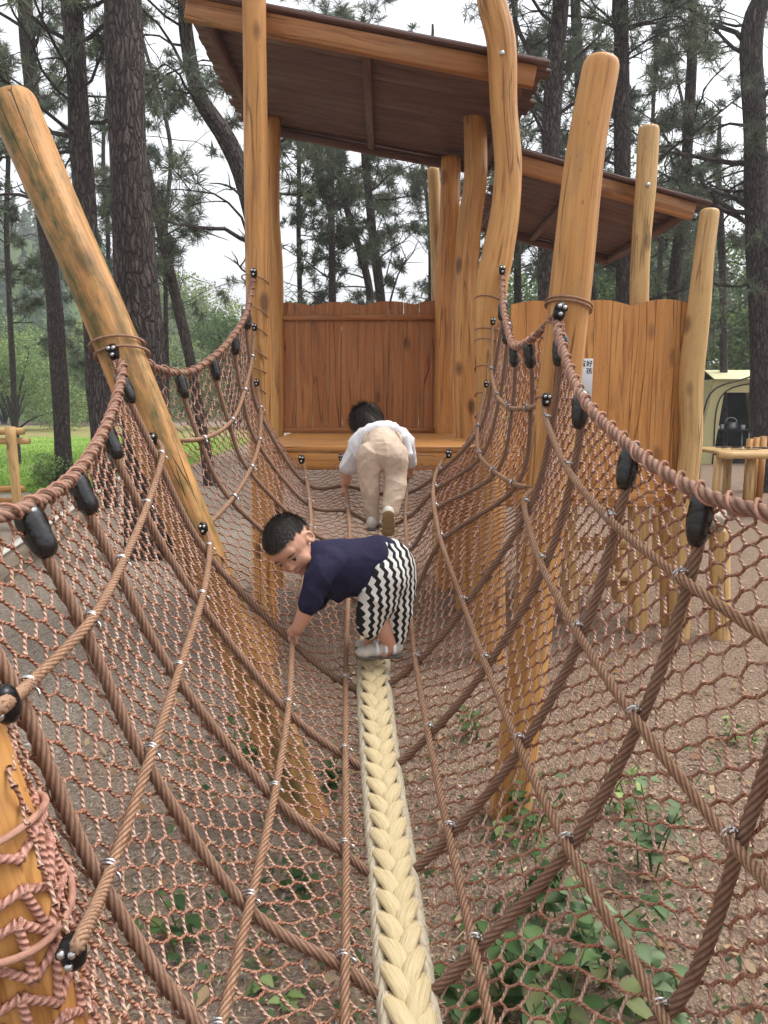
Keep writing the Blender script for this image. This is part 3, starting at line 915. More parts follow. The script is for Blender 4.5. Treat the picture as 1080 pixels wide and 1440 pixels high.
box(mb, ((xl2 + xr2) / 2, 5.385, zb2 - .075), ((xr2 - xl2) / 2 + .02, 0, 0), (0, .025, 0), (0, 0, .062), .005, rng.uniform(0, 9, 3), grain=0)
mb.build('beam', M['board'], dk)
for px, y0, y1, wd, Y in ((938, 700, 885, 22, 5.6), (868, 700, 852, 19, 6.3), (800, 700, 862, 22, 5.7), (735, 700, 835, 20, 6.4), (925, 700, 835, 18, 7.1)):
    log_post('leg', [(px, y0, wd, Y), (px + 2, y1 + 25, wd, Y)], '', M['pale_log'], parent=low, cut=False)
# log steps in the shade under the lower tower
for k, (px, py, Y, hw) in enumerate(((850, 765, 6.0, .34), (850, 815, 5.75, .36))):
    c = P(px, py, Y)
    mb = MB(); tube(mb, resample(np.array([c - [hw, 0, 0], c + [hw, .03, 0]]), n=8), .055, 16, rough=.02, lcoff=(k * 7, 3, 2)); mb.build('step_log', M['pale_log'], low)
# white notice on the boards
sc_ = P(822, 535, 5.335)
mb = MB(); box(mb, sc_ + [-.005, 0, 0], (.060, 0, 0), (0, .003, 0), (0, 0, .150), .002)
sign = mb.build('notice_sign', M['white_sign'])
tag(sign, 'small white notice with black Chinese characters screwed to the orange boards', 'sign')
def text(name, body, size, loc, parent, mat):
    cu = bpy.data.curves.new(name, 'FONT'); cu.body = body; cu.size = size; cu.align_x = 'CENTER'; cu.align_y = 'CENTER'
    cu.extrude = .0006; cu.offset = size * .012; cu.materials.append(mat)
    t_ = bpy.data.objects.new('tmp', cu); COL.objects.link(t_); bpy.context.view_layer.update()
    me = bpy.data.meshes.new_from_object(t_.evaluated_get(bpy.context.evaluated_depsgraph_get())); bpy.data.objects.remove(t_)
    o = bpy.data.objects.new(name, me); COL.objects.link(o); o.location = loc; o.rotation_euler = (PI / 2, 0, 0); o.parent = parent
    return o
text('lettering', '管好', .046, sc_ + [.006, -.0042, .112], sign, M['ink'])
text('lettering', '孩', .046, sc_ + [.029, -.0042, .062], sign, M['ink'])

# round-log post with a short cap log, right of the lower tower ------------
st = thing('log_stool', 'short round log post carrying a crosswise log behind the net, beside the tent side', 'log stool')
log_post('post', [(1012, 745, 27, 5.3), (1012, 910, 28, 5.3)], '', M['pale_log'], parent=st)
c = P(1012, 732, 5.3)
mb = MB(); tube(mb, resample(np.array([c + [-.10, -.16, .0], c + [.12, .30, 0]]), n=10), .062, 18, rough=.02); mb.build('cross_log', M['grey_board'], st)

for po, px, py, Y in ((curved, 706, 75, 4.735), (knotty, 911, 260, 5.41)):
    c = P(px, py, Y); mb = MB(); tube(mb, np.array([c + [0, .02, 0], c, c - [0, .012, 0], c - [0, .016, 0]]), np.array([.016, .016, .014, .008]), 8); mb.build('bolt', M['steel'], po)
# ================================================================== GROUND AND SURROUNDINGS
# ground sheet reaching the horizon
def sheet(name, pts, mat, kind='structure'):
    mb = MB(); n = len(pts)
    mb.add(pts, [list(range(4))] if n == 4 else None, None if n == 4 else [(0, i, i + 1) for i in range(1, n - 1)])
    o = mb.build(name, mat, smooth=False); tag(o, kind=kind); return o
k = NT('mulch ground', .95, .1)
ob = k.obj()
f1 = k.noise(ob, 55, 6, .75); f2 = k.noise(ob, 1.1, 4, .6); f3 = k.vor(ob, 70, 'F1', 'Color'); f4 = k.noise(ob, 14, 5, .7)
x_ = k.xyz(ob)[0]
gravel = k.mix((.25, .20, .158), (.40, .34, .28), k.xyz(f3)[0])
gravel = k.mix(gravel, (.07, .055, .045), k.ramp(f1, [(.52, 0.0), (.66, .8)]))
mulch = k.mix((.215, .15, .11), (.37, .27, .20), k.xyz(f3)[1])
mulch = k.mix(mulch, (.07, .046, .034), k.ramp(f1, [(.50, 0.0), (.68, .8)]))
mulch = k.mix(mulch, (.36, .26, .17), k.ramp(f4, [(.60, 0.0), (.75, .5)]))
side_ = k.ramp(k.math('ADD', k.math('MULTIPLY', x_, .22), k.math('ADD', f2, .12)), [(.20, 0.0), (.55, 1.0)])
gcol = k.mix(gravel, mulch, side_)
gcol = k.mix(gcol, (.23, .16, .11), k.ramp(k.noise(ob, .12, 3, .5), [(.4, 0.0), (.6, .35)]))
M['ground'] = k.done(gcol, k.bump(k.math('ADD', f1, k.vor(ob, 70)), .9, .02))
sheet('ground', [(-330, -40, 0), (330, -40, 0), (330, 420, 0), (-330, 420, 0)], M['ground'])

k = NT('lawn turf', .9, .15)
ob = k.obj()
g1 = k.noise(ob, 30, 5, .7); g2 = k.noise(ob, .45, 4, .6)
lw = k.mix((.105, .20, .022), (.20, .33, .05), g1); lw = k.mix(lw, (.30, .36, .10), k.ramp(g2, [(.45, 0.0), (.7, .5)]))
M['lawn'] = k.done(lw, k.bump(g1, .8, .03))
sheet('lawn', [(-30, 13.3, .004), (-4.9, 14.0, .004), (-5.4, 33, .004), (-30, 38, .004)], M['lawn'])
k = NT('dry bank', .95, .1)
ob = k.obj(); M['bank'] = k.done(k.mix((.30, .22, .12), (.20, .25, .07), k.ramp(k.noise(ob, 1.2, 5, .6), [(.4, 0.0), (.6, 1.0)])), k.bump(k.noise(ob, 8, 5, .7), .8, .1))

def cards(n, cen, size, asp, col, flat=None, seed=0):
    """n leaf-shaped four-cornered blades at points cen (n,3)"""
    r = np.random.default_rng(seed + 11)
    a = norm(r.normal(0, 1, (n, 3))); b = norm(np.cross(a, norm(r.normal(0, 1, (n, 3)))))
    if flat is not None:
        th = r.uniform(0, 2 * PI, n)
        a = norm(np.stack([np.cos(th), np.sin(th), r.normal(0, flat, n)], 1))
        b = norm(np.stack([-np.sin(th), np.cos(th), r.normal(0, flat, n)], 1))
    size = np.broadcast_to(size, (n,)); s = size[:, None]
    V = np.stack([cen - a * s, cen - b * s * asp, cen + a * s, cen + b * s * asp], 1)
    q = np.arange(n * 4).reshape(n, 4)
    return V.reshape(-1, 3), q, np.repeat(np.broadcast_to(col, (n, 3)), 4, 0)

def pal(n, cols, seed=1, var=.25):
    r = np.random.default_rng(seed); c = np.asarray(cols, float)
    k_ = r.integers(0, len(c), n)
    return c[k_] * (1 + r.uniform(-var, var, (n, 1)))

# litter of wood chips, needles and gravel lying on the ground
n = 60000
yy = 0.4 + 8.0 * rng.uniform(0, 1, n) ** 1.35; xx = rng.uniform(-1, 1, n) * (1.2 + .62 * yy)
pos = np.stack([xx, yy, rng.uniform(.004, .016, n)], 1)
mb = MB()
right = (xx * .25 + rng.normal(0, .35, n)) > -.15
cc = np.where(right[:, None], pal(n, [(.36, .25, .165), (.25, .15, .10), (.52, .41, .28), (.16, .09, .06), (.33, .22, .15)], 3), pal(n, [(.30, .27, .24), (.20, .175, .155), (.42, .38, .33), (.12, .10, .09), (.26, .19, .14)], 4))
v, q, c = cards(n, pos, rng.uniform(.004, .016, n), .36, cc, .35, 5)
mb.add(v, q, None, None, c)
n = 16000                                 # fallen pine needles
yy = 0.4 + 7.0 * rng.uniform(0, 1, n) ** 1.4; xx = rng.uniform(-1, 1, n) * (1.2 + .62 * yy)
keep = (np.sin(xx * 2.1 + 1) + np.sin(yy * 1.7 + xx) + rng.normal(0, .9, n)) > -.2; xx, yy = xx[keep], yy[keep]; n = len(xx)
pos = np.stack([xx, yy, rng.uniform(.012, .024, n)], 1)
v, q, c = cards(n, pos, rng.uniform(.03, .065, n), .022, pal(n, [(.34, .21, .11), (.26, .14, .07), (.45, .33, .19)], 31), .10, 32); mb.add(v, q, None, None, c)
for i in range(150):                      # twigs
    y0 = 0.6 + 6 * rng.uniform(0, 1) ** 1.3; x0 = rng.uniform(-1, 1) * (1.0 + .6 * y0); a_ = rng.uniform(0, 6.28); l_ = rng.uniform(.05, .22)
    d_ = np.array([math.cos(a_), math.sin(a_), 0]) * l_; m_ = np.array([x0, y0, .014])
    tube(mb, resample(np.array([m_, m_ + d_ * .5 + [rng.normal(0, .015), rng.normal(0, .015), .008], m_ + d_]), n=6), np.linspace(.005, .002, 6), 5, col=np.array([.17, .115, .08]) * rng.uniform(.6, 1.6))
lt = mb.build('ground_litter', M['chip'], smooth=False); tag(lt, 'loose wood chips, straw and small stones over the ground under the net', kind='stuff')
lt['category'] = 'litter'
n = 500
pos = np.stack([rng.uniform(-1.6, 2.2, n), rng.uniform(.6, 5.0, n), rng.uniform(.015, .03, n)], 1)
mb = MB(); v, q, c = cards(n, pos, rng.uniform(.02, .045, n), .45, pal(n, [(.34, .20, .09), (.25, .13, .06), (.42, .30, .17)], 8), .45, 6); mb.add(v, q, None, None, c)
dl = mb.build('fallen_leaves', M['leaf'], smooth=False); tag(dl, 'dry brown leaves fallen on the mulch', kind='stuff'); dl['category'] = 'leaves'
n = 26000
t_ = rng.uniform(0, 1, n); yy = 13.6 + 19 * t_ ** 1.5; xx = rng.uniform(-1, 0, n) * (.62 * yy - 4.4) - 5.0
pos = np.stack([xx, yy, np.full(n, .03)], 1)
h_ = rng.uniform(.02, .045, n); th = rng.uniform(0, 6.28, n); ww = .012
d_ = np.stack([np.cos(th), np.sin(th), np.zeros(n)], 1) * ww
tip = pos + np.stack([rng.normal(0, .03, n), rng.normal(0, .03, n), h_], 1)
V = np.stack([pos - d_, pos + d_, tip], 1).reshape(-1, 3)
mb = MB(); mb.add(V, None, np.arange(n * 3).reshape(-1, 3), None, np.repeat(pal(n, [(.14, .26, .03), (.20, .34, .05), (.10, .18, .025)], 9), 3, 0))
gr = mb.build('grass', M['leaf'], smooth=False); tag(gr, 'bright mown grass on the lawn beyond the trees', kind='stuff')

# timber edging board
a = W3(-3.45, 6.2, 0); b = W3(-5.5, 17.5, 0)
d = norm(b - a); nr = np.array([-d[1], d[0], 0])
mb = MB(); box(mb, (a + b) / 2 + [0, 0, .14], d * np.linalg.norm(b - a) / 2, nr * .022, (0, 0, .145), .008, grain=0)
ed = mb.build('timber_edging', M['grey_board']); tag(ed, 'long weathered edging board between the gravel and the lawn', 'edging board')
mb = MB(); box(mb, (a + b) / 2 + [0, 0, .297], d * np.linalg.norm(b - a) / 2, nr * .045, (0, 0, .010), .004, grain=0)
kk = plain('pale capping', (.50, .47, .42), .6, 0, .3, 20, .2); mb.build('cap_rail', kk, ed)

# ------------------------------------------------------------------ pines
def tuft_template(n, L, w, seed):
    r = np.random.default_rng(seed)
    d = norm(r.normal(0, 1, (n, 3)) + np.array([0, 0, .55])); d[:, 2] *= .85
    l = L * r.uniform(.6, 1.1, n)
    mid = d * l[:, None] * .55; tip = d * l[:, None] + np.array([0, 0, -.25 * L]) * r.uniform(0, 1, (n, 1))
    s = norm(np.cross(d, r.normal(0, 1, (n, 3)))) * w
    V = np.stack([d * .01 - s * .6, d * .01 + s * .6, mid + s, tip, mid - s], 1)
    q = np.arange(n)[:, None] * 5
    return V.reshape(-1, 3), np.concatenate([q + np.array([[0, 1, 2, 4]])], 0), np.concatenate([q + np.array([[4, 2, 3]])], 0)
TUFT = {(s, w): tuft_template(34, .20, w, s) for s in range(3) for w in (.0045, .0075)}

def pine(name, label, pts, top, seed, nb=26, hmin=2.6, green=1.0, reach=(1.0, 3.2), barkmat='bark', tufts=3, extra=(), width=.0045, cat='pine tree', group=None, dens=1.0):
    """pts: (px, py, width px, Y) from the top of the picture down to where the trunk leaves sight"""
    r = np.random.default_rng(seed)
    q = []
    for px, py, wd, Y in pts:
        c = P(px, py, Y); q.append([*c, wd / 2 / F * Y * .98])
    q = np.array(q); q = q[np.argsort(-q[:, 2])]
    # carry the trunk up to its top and down into the ground
    dU = q[0, :3] - q[1, :3]; dU = dU / max(dU[2], .3) * .6 + np.array([0, 0, .4])
    n_up = max(top - q[0, 2], .5)
    up = np.array([*(q[0, :3] + dU * n_up * np.array([.5, .5, 1]) * np.array([1, 1, 1 / max(dU[2], .2)])), max(.03, q[0, 3] * .45)])
    dD = q[-1, :3] - q[-2, :3]; dn = q[-1, :3] + dD / abs(dD[2]) * (q[-1, 2] + .1) * np.array([.5, .5, 1])
    dn[2] = -.1
    q = np.vstack([up, q, [*dn, q[-1, 3] * 1.12]])
    tr = resample(q[::-1], step=.22)
    mb = MB(); sides = 22 if tr[:, 3].max() > .15 else 10
    tube(mb, tr[:, :3], tr[:, 3], sides, rough=.045, lcoff=(seed, seed * 2, seed * 3), cap=False)
    cr = MB()
    tips = []
    def branch(p0, dirn, L, rad, lvl, dead):
        m = 7
        p = [p0]; d = norm(dirn)
        for i in range(m):
            d = norm(d + r.normal(0, .17, 3) + np.array([0, 0, (.10 if i < 3 else -.05) if lvl == 0 else -.03]))
            p.append(p[-1] + d * L / m)
        p = np.array(p)
        tube(mb, p, np.linspace(rad, max(rad * .25, .004), m + 1), 5 if lvl else 6, cap=False)
        if lvl == 0:
            for k in range(int(r.integers(3, 7))):
                t = r.uniform(.25, .98); i = int(t * m); b0 = p[i] + (p[min(i + 1, m)] - p[i]) * (t * m - i)
                dd = norm(norm(p[min(i + 1, m)] - p[i]) + r.normal(0, .75, 3))
                branch(b0, dd, L * r.uniform(.18, .42), rad * .42, 1, dead)
        elif not dead:
            for k in range(tufts):
                t = r.uniform(.3, 1); tips.append((p[int(t * m)] + r.normal(0, .05, 3), norm(p[-1] - p[0])))
            tips.append((p[-1], norm(p[-1] - p[-2])))
    for k in range(nb):
        z = r.uniform(hmin, top * .98); i = int(np.argmin(abs(tr[:, 2] - z)))
        az_ = r.uniform(0, 2 * PI); L = r.uniform(*reach) * (1.1 - .45 * (z / top))
        dead = r.uniform() > green * (.55 + .5 * (z - hmin) / (top - hmin))
        branch(tr[i, :3], (math.cos(az_), math.sin(az_), r.uniform(-.1, .5)), L, max(.012, tr[i, 3] * r.uniform(.16, .28)), 0, dead)
    for (ex, ey, eY, L, dx, dz) in extra:      # branches the picture shows
        branch(P(ex, ey, eY), (dx, r.uniform(-.3, .3), dz), L, .05, 0, False)
    if tips:
        T0 = np.array([t[0] for t in tips]); D = np.array([t[1] for t in tips]); N = len(T0)
        keep = r.uniform(0, 1, N) < dens; T0, D = T0[keep], D[keep]; N = len(T0)
        if N:
            z = norm(D + np.array([0, 0, .5]) + r.normal(0, .3, (N, 3))); x = norm(np.cross(z, r.normal(0, 1, (N, 3)))); y = np.cross(z, x)
            scl = r.uniform(.8, 1.6, N)
            colr = pal(N, [(.12, .148, .098), (.092, .125, .085), (.155, .18, .11), (.14, .15, .112)], seed, .25)
            for s in range(3):
                ix = np.where(np.arange(N) % 3 == s)[0]
                if not len(ix): continue
                V, Q, Tt = TUFT[(s, width)]
                R = np.stack([x[ix], y[ix], z[ix]], -1)
                W_ = np.einsum('nij,vj->nvi', R, V) * scl[ix][:, None, None] + T0[ix][:, None]
                k_ = len(V); off = (np.arange(len(ix)) * k_)[:, None, None]
                cr.add(W_.reshape(-1, 3), (Q[None] + off).reshape(-1, 4), (Tt[None] + off).reshape(-1, 3), None, np.repeat(colr[ix], k_, 0))
    root = thing(name, label, cat, group)
    mb.build('trunk', M[barkmat], root)
    if cr.n: cr.build('crown', M['needle'], root, smooth=False)
    return root

TW = .0075
pine('pine_tree', 'thick dark pine trunk with deep plated bark behind the left leaning post', [(170, -40, 46, 8.2), (178, 150, 50, 8.2), (187, 330, 56, 8.2), (201, 520, 64, 8.2), (207, 640, 68, 8.2)], 13, 1, 18, 5.2, .9, (1.2, 2.8), dens=.7)
pine('pine_tree', 'straight pine just left of the thick dark trunk, half hidden by the algae post', [(98, -40, 26, 12), (106, 80, 27, 12), (120, 300, 29, 12), (137, 520, 31, 12)], 13, 2, 26, 4.4, .9, (1.2, 3), dens=.75)
pine('pine_tree', 'slim pine standing on the lawn edge behind the corner of the net, lower trunk bare', [(33, -30, 17, 15), (42, 100, 19, 15), (62, 300, 21, 15), (78, 450, 22, 15), (90, 650, 24, 15)], 13, 3, 26, 5.0, .9, (1.2, 3), 'bark_fine', dens=.75)
pine('pine_tree', 'crooked pine bending to the right just left of the tall square roof post', [(258, -20, 17, 12), (264, 60, 19, 12), (280, 135, 22, 12), (318, 195, 24, 12), (345, 262, 24, 12), (372, 400, 24, 12), (380, 560, 25, 12)], 11, 4, 34, 3.0, 1, (1.0, 3), tufts=4)
pine('pine_tree', 'thin leaning pine between the thick dark trunk and the roof post', [(190, 150, 9, 15), (212, 262, 12, 15), (243, 400, 14, 15), (268, 510, 15, 15), (290, 640, 16, 15)], 9, 5, 24, 3.6, 1, (.8, 2.4), 'bark_fine', 4, dens=.8)
pine('pine_tree', 'slender pine framed by the roof opening, leftmost trunk over the red-brown wall', [(463, 180, 8, 20), (465, 260, 9, 20), (468, 430, 10, 20), (470, 600, 11, 20)], 10, 6, 34, 2.6, 1, (1, 3.4), 'bark_fine', 4, width=TW)
pine('pine_tree', 'curved thin pine seen over the middle of the red-brown wall', [(470, 180, 8, 21), (487, 290, 9, 21), (508, 360, 10, 21), (522, 430, 11, 21), (530, 600, 12, 21)], 10, 7, 30, 2.6, 1, (1, 3.2), 'bark_fine', 4, width=TW)
pine('pine_tree', 'darker upright pine right of the curved thin pine above the red-brown wall', [(512, 150, 11, 18), (515, 230, 12, 18), (524, 330, 12, 18), (536, 430, 13, 18), (545, 600, 14, 18)], 10, 8, 34, 2.4, 1, (1, 3.2), 'bark_fine', 4)
pine('pine_tree', 'forked pine rising between the two roofs behind the curved post', [(792, -40, 20, 13), (783, 60, 22, 13), (777, 150, 24, 13), (774, 240, 25, 13), (770, 420, 27, 13), (770, 600, 28, 13)], 13, 9, 36, 3.2, .95, (1, 3), extra=((772, 130, 13, 2.6, -.35, 1.1),))
pine('pine_tree', 'slim dark pine right behind the big tilted post top', [(808, -40, 12, 16), (813, 80, 13, 16), (819, 230, 15, 16), (824, 420, 16, 16), (828, 600, 17, 16)], 13, 10, 36, 3.2, .95, (1, 3), 'bark_fine')
pine('pine_tree', 'straight mid-size pine rising behind the knotty post over the lower roof', [(874, -40, 18, 14), (874, 100, 20, 14), (876, 300, 23, 14), (880, 430, 24, 14), (882, 640, 25, 14)], 13, 11, 38, 3.2, .95, (1, 3))
pine('pine_tree', 'swaying thin pine between the lower roof and the right edge tree', [(976, -40, 11, 16), (973, 80, 13, 16), (968, 180, 15, 16), (960, 300, 16, 16), (946, 420, 17, 16), (938, 620, 18, 16)], 13, 12, 36, 3.2, .95, (1, 3), 'bark_fine')
pine('pine_tree', 'large forked pine at the right edge in front of the yellow tent', [(1085, -60, 24, 14), (1058, 40, 27, 14), (1060, 150, 29, 14), (1066, 320, 32, 14), (1074, 500, 36, 14), (1078, 690, 38, 14)], 13, 13, 30, 3.6, .8, (1, 3), extra=((1052, 65, 14, 2.2, -.8, .9), (1060, 230, 14, 2.6, -1, .2), (1060, 300, 14, 2.4, -1, -.1)))
pine('pine_tree', 'very thin pine stem just left of the yellow tent roof', [(1010, 240, 8, 21), (1014, 330, 10, 21), (1017, 430, 10, 21), (1018, 640, 11, 21)], 9, 14, 18, 3.2, .7, (.8, 2.2), 'bark_fine', width=TW)
pine('pine_tree', 'thin pine showing in the gap right of the curved tower post', [(724, 100, 9, 18), (727, 200, 10, 18), (728, 420, 11, 18), (730, 600, 12, 18)], 12, 15, 30, 3.0, .9, (1, 3), 'bark_fine', 3)
# further pines whose crowns fill the sky behind
back = [(420, 22, 9), (600, 24, 10), (840, 23, 10), (920, 21, 9), (700, 25, 11), (230, 22, 9), (150, 24, 8), (15, 20, 9), (960, 27, 8)]
desc = ['left of the roof opening sky', 'behind the pale twin post', 'under the lower roof', 'over the right board fence', 'behind the curved tower post', 'behind the leaning thin pine', 'behind the thick dark trunk', 'at the far left edge', 'between fence end and tent']
for i, ((px, Y, top), d_) in enumerate(zip(back, desc)):
    pine('pine_tree', 'distant slim pine with loose drooping crown ' + d_, [(px - 9 + 22 * math.sin(i * 2.3), 60, 5 * 20 / Y, Y), (px + 9 * math.sin(i * 4.1), 200, 6 * 20 / Y, Y), (px - 8 * math.sin(i * 3.7), 330, 7 * 20 / Y, Y), (px + 5, 560, 8 * 20 / Y, Y)], top + 1, 40 + i, 26, 2.6, 1, (1.2, 3.4), 'bark_fine', 5, width=TW, group='distant pines behind the play towers')

# ------------------------------------------------------------------ broadleaf bushes and hill
def leaf_cloud(mb, blobs, n, size, cols, seed):
    r = np.random.default_rng(seed); b = np.asarray(blobs, float)
    vol = b[:, 3] ** 2; k_ = r.choice(len(b), n, p=vol / vol.sum())
    d = norm(r.normal(0, 1, (n, 3))); rad = b[k_, 3] * r.uniform(.55, 1.05, n) ** .6
    cen = b[k_, :3] + d * rad[:, None] * [1, 1, .85]
    cc = pal(n, cols, seed + 1, .3) * (.8 + .4 * (r.uniform(0, 1, len(b))[k_]))[:, None]
    v, q, c = cards(n, cen, r.uniform(.6, 1.2, n) * size, .55, cc, None, seed); mb.add(v, q, None, None, c)
def bush(name, label, c, w_, h_, cols, seed, n=2600, leaf=.10, cat='bush', group=None, trunk=True):
    r = np.random.default_rng(seed); c = np.asarray(c, float)
    bl = []
    for i in range(16):
        a, t = r.uniform(0, 6.28), r.uniform(0, 1)
        rr = w_ / 2 * math.sqrt(r.uniform(0, 1)) * (1 - .55 * t)
        bl.append((c[0] + rr * math.cos(a), c[1] + rr * math.sin(a), c[2] + h_ * (.18 + .72 * t), w_ * r.uniform(.13, .24)))
    root = thing(name, label, cat, group)
    mb = MB(); leaf_cloud(mb, bl, int(n * 2.2), leaf * .62, cols, seed); mb.build('crown', M['leaf'], root, smooth=False)
    mb = MB()
    for b in bl[:9]:
        p = np.array([c + [r.normal(0, .04), r.normal(0, .04), -.05], c + [(b[0] - c[0]) * .35, (b[1] - c[1]) * .35, (b[2] - c[2]) * .5], b[:3]])
        tube(mb, resample(p, n=8), np.linspace(.03, .01, 8) * h_ / 2, 6, cap=False)
    mb.build('trunk', M['twig'], root)
    return root
LG = [(.19, .27, .09), (.26, .34, .13), (.14, .21, .07)]; MG = [(.09, .15, .055), (.135, .20, .075), (.07, .115, .045)]; YG = [(.30, .34, .12), (.36, .38, .16), (.22, .28, .08)]
bush('willow_bush', 'pale green rounded willow tree at the lawn end near the log railing', (-19.5, 40, 0), 6.5, 4.6, LG, 61, 5000, .13, 'tree')
bush('riverside_tree', 'bushy green tree behind the pale willow at the left edge', (-26, 52, 0), 10, 7.2, MG + LG, 62, 7000, .19, 'tree')
bush('riverside_tree', 'yellow-green tall tree between the slim pine and the algae post', (-20.5, 56, 0), 7, 7.2, YG, 63, 5000, .18, 'tree')
bush('riverside_tree', 'dark rounded tree right of the yellow-green tree beyond the lawn', (-17.5, 50, 0), 7, 6, MG, 64, 5000, .16, 'tree')
bush('riverside_tree', 'light green tree crown showing right of the thick dark trunk', (-14.5, 60, 0), 12, 10.5, YG + LG, 65, 7000, .2, 'tree')
bush('riverside_tree', 'smaller dark green tree low beside the roof post', (-8.2, 42, 0), 6, 6.2, MG, 66, 5000, .15, 'tree')
bush('lawn_shrub', 'low light green shrub at the foot of the slim pine on the lawn', (-6.55, 14.8, 0), 1.1, .6, LG, 67, 1100, .05)
bush('lawn_shrub', 'small dark shrub by the timber edging behind the net', (-5.6, 17.5, 0), 1.2, .9, MG, 68, 1000, .05)
for i, (x, y, h, d_) in enumerate(((10.5, 34, 9.5, 'directly behind the tent roof'), (16.5, 40, 10, 'at the right edge beyond the tent'), (14, 40, 13, 'tallest, right of the lower roof'), (7.5, 40, 8.0, 'low, behind the right board fence'), (20, 36, 9, 'just right of the edge pine'), (15.0, 29, 7.2, 'showing between the fence end post and the tent'), (19.5, 33, 8.5, 'crowding behind the edge pine'), (1.0, 46, 7, 'low, behind the inner tower posts'), (-4.0, 48, 7, 'low, behind the red-brown wall'))):
    bush('forest_tree', 'leafy dark green forest tree ' + d_, (x, y, 0), h * 1.15, h, MG + [(.18, .24, .07)], 70 + i, 8500, .19, 'tree', 'broadleaf trees behind the playground')

# the hill on the left with its plantation of conifers
def hill_z(x, y):
    d = np.clip((y - 55) / 90, 0, 1)
    ridge = 29 * np.exp(-((x + 68) / 30) ** 2) + 5 * np.exp(-((x + 28) / 34) ** 2) + 4 * np.exp(-((x - 80) / 60) ** 2)
    return ridge * (d * d * (3 - 2 * d)) + 1.2 * np.sin(x * .13) * d + .9 * np.sin(y * .17 + x * .05) * d - .6 * (1 - np.clip((y - 50) / 6, 0, 1))
gx = np.linspace(-260, 260, 130); gy = np.linspace(48, 210, 60)
X, Y_ = np.meshgrid(gx, gy, indexing='ij'); Z = hill_z(X, Y_)
i = np.arange(129)[:, None] * 60; j = np.arange(59)[None]
q = np.stack([i + j, i + 60 + j, i + 61 + j, i + j + 1], -1).reshape(-1, 4)
k = NT('hill undergrowth', .95, .1); ob = k.obj()
M['hill'] = k.done(k.mix((.05, .085, .03), (.12, .17, .05), k.noise(ob, .35, 6, .7)), k.bump(k.noise(ob, 1.2, 6, .7), 1, .6))
mb = MB(); mb.add(np.stack([X, Y_, Z], -1).reshape(-1, 3), q); hl = mb.build('hill', M['hill']); tag(hl, kind='structure')
sheet('river_bank', [(-42, 34, .008), (-5, 34, .008), (-5, 47.5, .008), (-42, 47.5, .008)], M['bank'])
mb = MB(); r = np.random.default_rng(5); n = 900
xs_ = r.uniform(-125, 40, n); ys_ = 62 + 95 * r.uniform(0, 1, n) ** .9
for x, y in zip(xs_, ys_):
    z = float(hill_z(x, y)); h = r.uniform(4.5, 9) * (1 if x < -30 else .8); w_ = h * r.uniform(.22, .32)
    m = 120; t = r.uniform(0, 1, m) ** .8; a = r.uniform(0, 6.28, m); rr = w_ * (1 - t) * r.uniform(.45, 1.05, m)
    cen = np.stack([x + rr * np.cos(a), y + rr * np.sin(a), z + h * t], 1)
    base = np.array([(.085, .14, .08), (.105, .17, .085), (.07, .12, .07), (.14, .20, .09)][r.integers(0, 4)]) * r.uniform(.8, 1.35)
    v, q, c = cards(m, cen, r.uniform(.28, .62, m), .5, base * r.uniform(.7, 1.3, (m, 1)), None, int(x * 7 + y) % 1000); mb.add(v, q, None, None, c)
wd = mb.build('hillside_forest', M['leaf'], smooth=False); tag(wd, 'dense young conifer plantation covering the hillside', kind='stuff'); wd['category'] = 'forest'

# ------------------------------------------------------------------ plants growing under the net
def leaf_mesh(mb, base, direc, L, w_, col, droop=.25):
    d = norm(direc); s = norm(np.cross(d, [0, 0, 1.0])); u_ = np.cross(s, d)
    t = np.array([0, .18, .42, .7, 1.0]); wv = np.array([.04, .75, 1, .62, .02]) * w_ / 2
    cen = base + d * (t * L)[:, None] + np.array([0, 0, -1.0]) * (droop * L * t ** 2)[:, None]
    V = np.concatenate([cen - s * wv[:, None] + u_ * (wv * .25)[:, None], cen, cen + s * wv[:, None] + u_ * (wv * .25)[:, None]])
    q = []
    for i in range(4): q += [(i, i + 5, i + 6, i + 1), (i + 5, i + 10, i + 11, i + 6)]
    mb.add(V, q, None, None, np.tile(col, (15, 1)) * np.concatenate([np.ones(5), np.full(5, 1.2), np.ones(5)])[:, None])
def weed(label, gp, h, nst, nl, L, cols, seed, cat='weed', group=None, spread=.5, name='broadleaf_weed', wl=.62):
    r = np.random.default_rng(seed); root = thing(name, label, cat, group)
    st_ = MB(); lv = MB()
    for s in range(nst):
        a = r.uniform(0, 6.28); d = np.array([math.cos(a) * spread, math.sin(a) * spread, 1.0]) * h * r.uniform(.6, 1.05)
        b0 = np.array(gp) + [r.normal(0, .03), r.normal(0, .03), -.01]
        p = resample(np.array([b0, b0 + d * [.35, .35, .55], b0 + d]), n=9); tube(st_, p, np.linspace(.004, .0018, 9), 5, cap=False)
        for k_ in range(int(nl * .72)):
            t = r.uniform(.25, 1); i = int(t * 8); az_ = r.uniform(0, 6.28)
            dr = np.array([math.cos(az_), math.sin(az_), r.uniform(-.1, .45)])
            leaf_mesh(lv, p[i], dr, L * r.uniform(.6, 1.15), L * wl * r.uniform(.8, 1.1), np.array(cols[r.integers(0, len(cols))]) * r.uniform(.75, 1.25))
    st_.build('stem', M['leaf_stem'], root); lv.build('foliage', M['leaf'], root)
    return root
M['leaf_stem'] = plain('weed stem', (.10, .14, .04), .6, 0, .3, 30, .3)
WC = [(.042, .088, .026), (.060, .115, .036), (.085, .145, .05), (.034, .070, .024), (.12, .14, .05)]; WL = [(.13, .19, .095), (.16, .22, .12), (.10, .155, .07)]
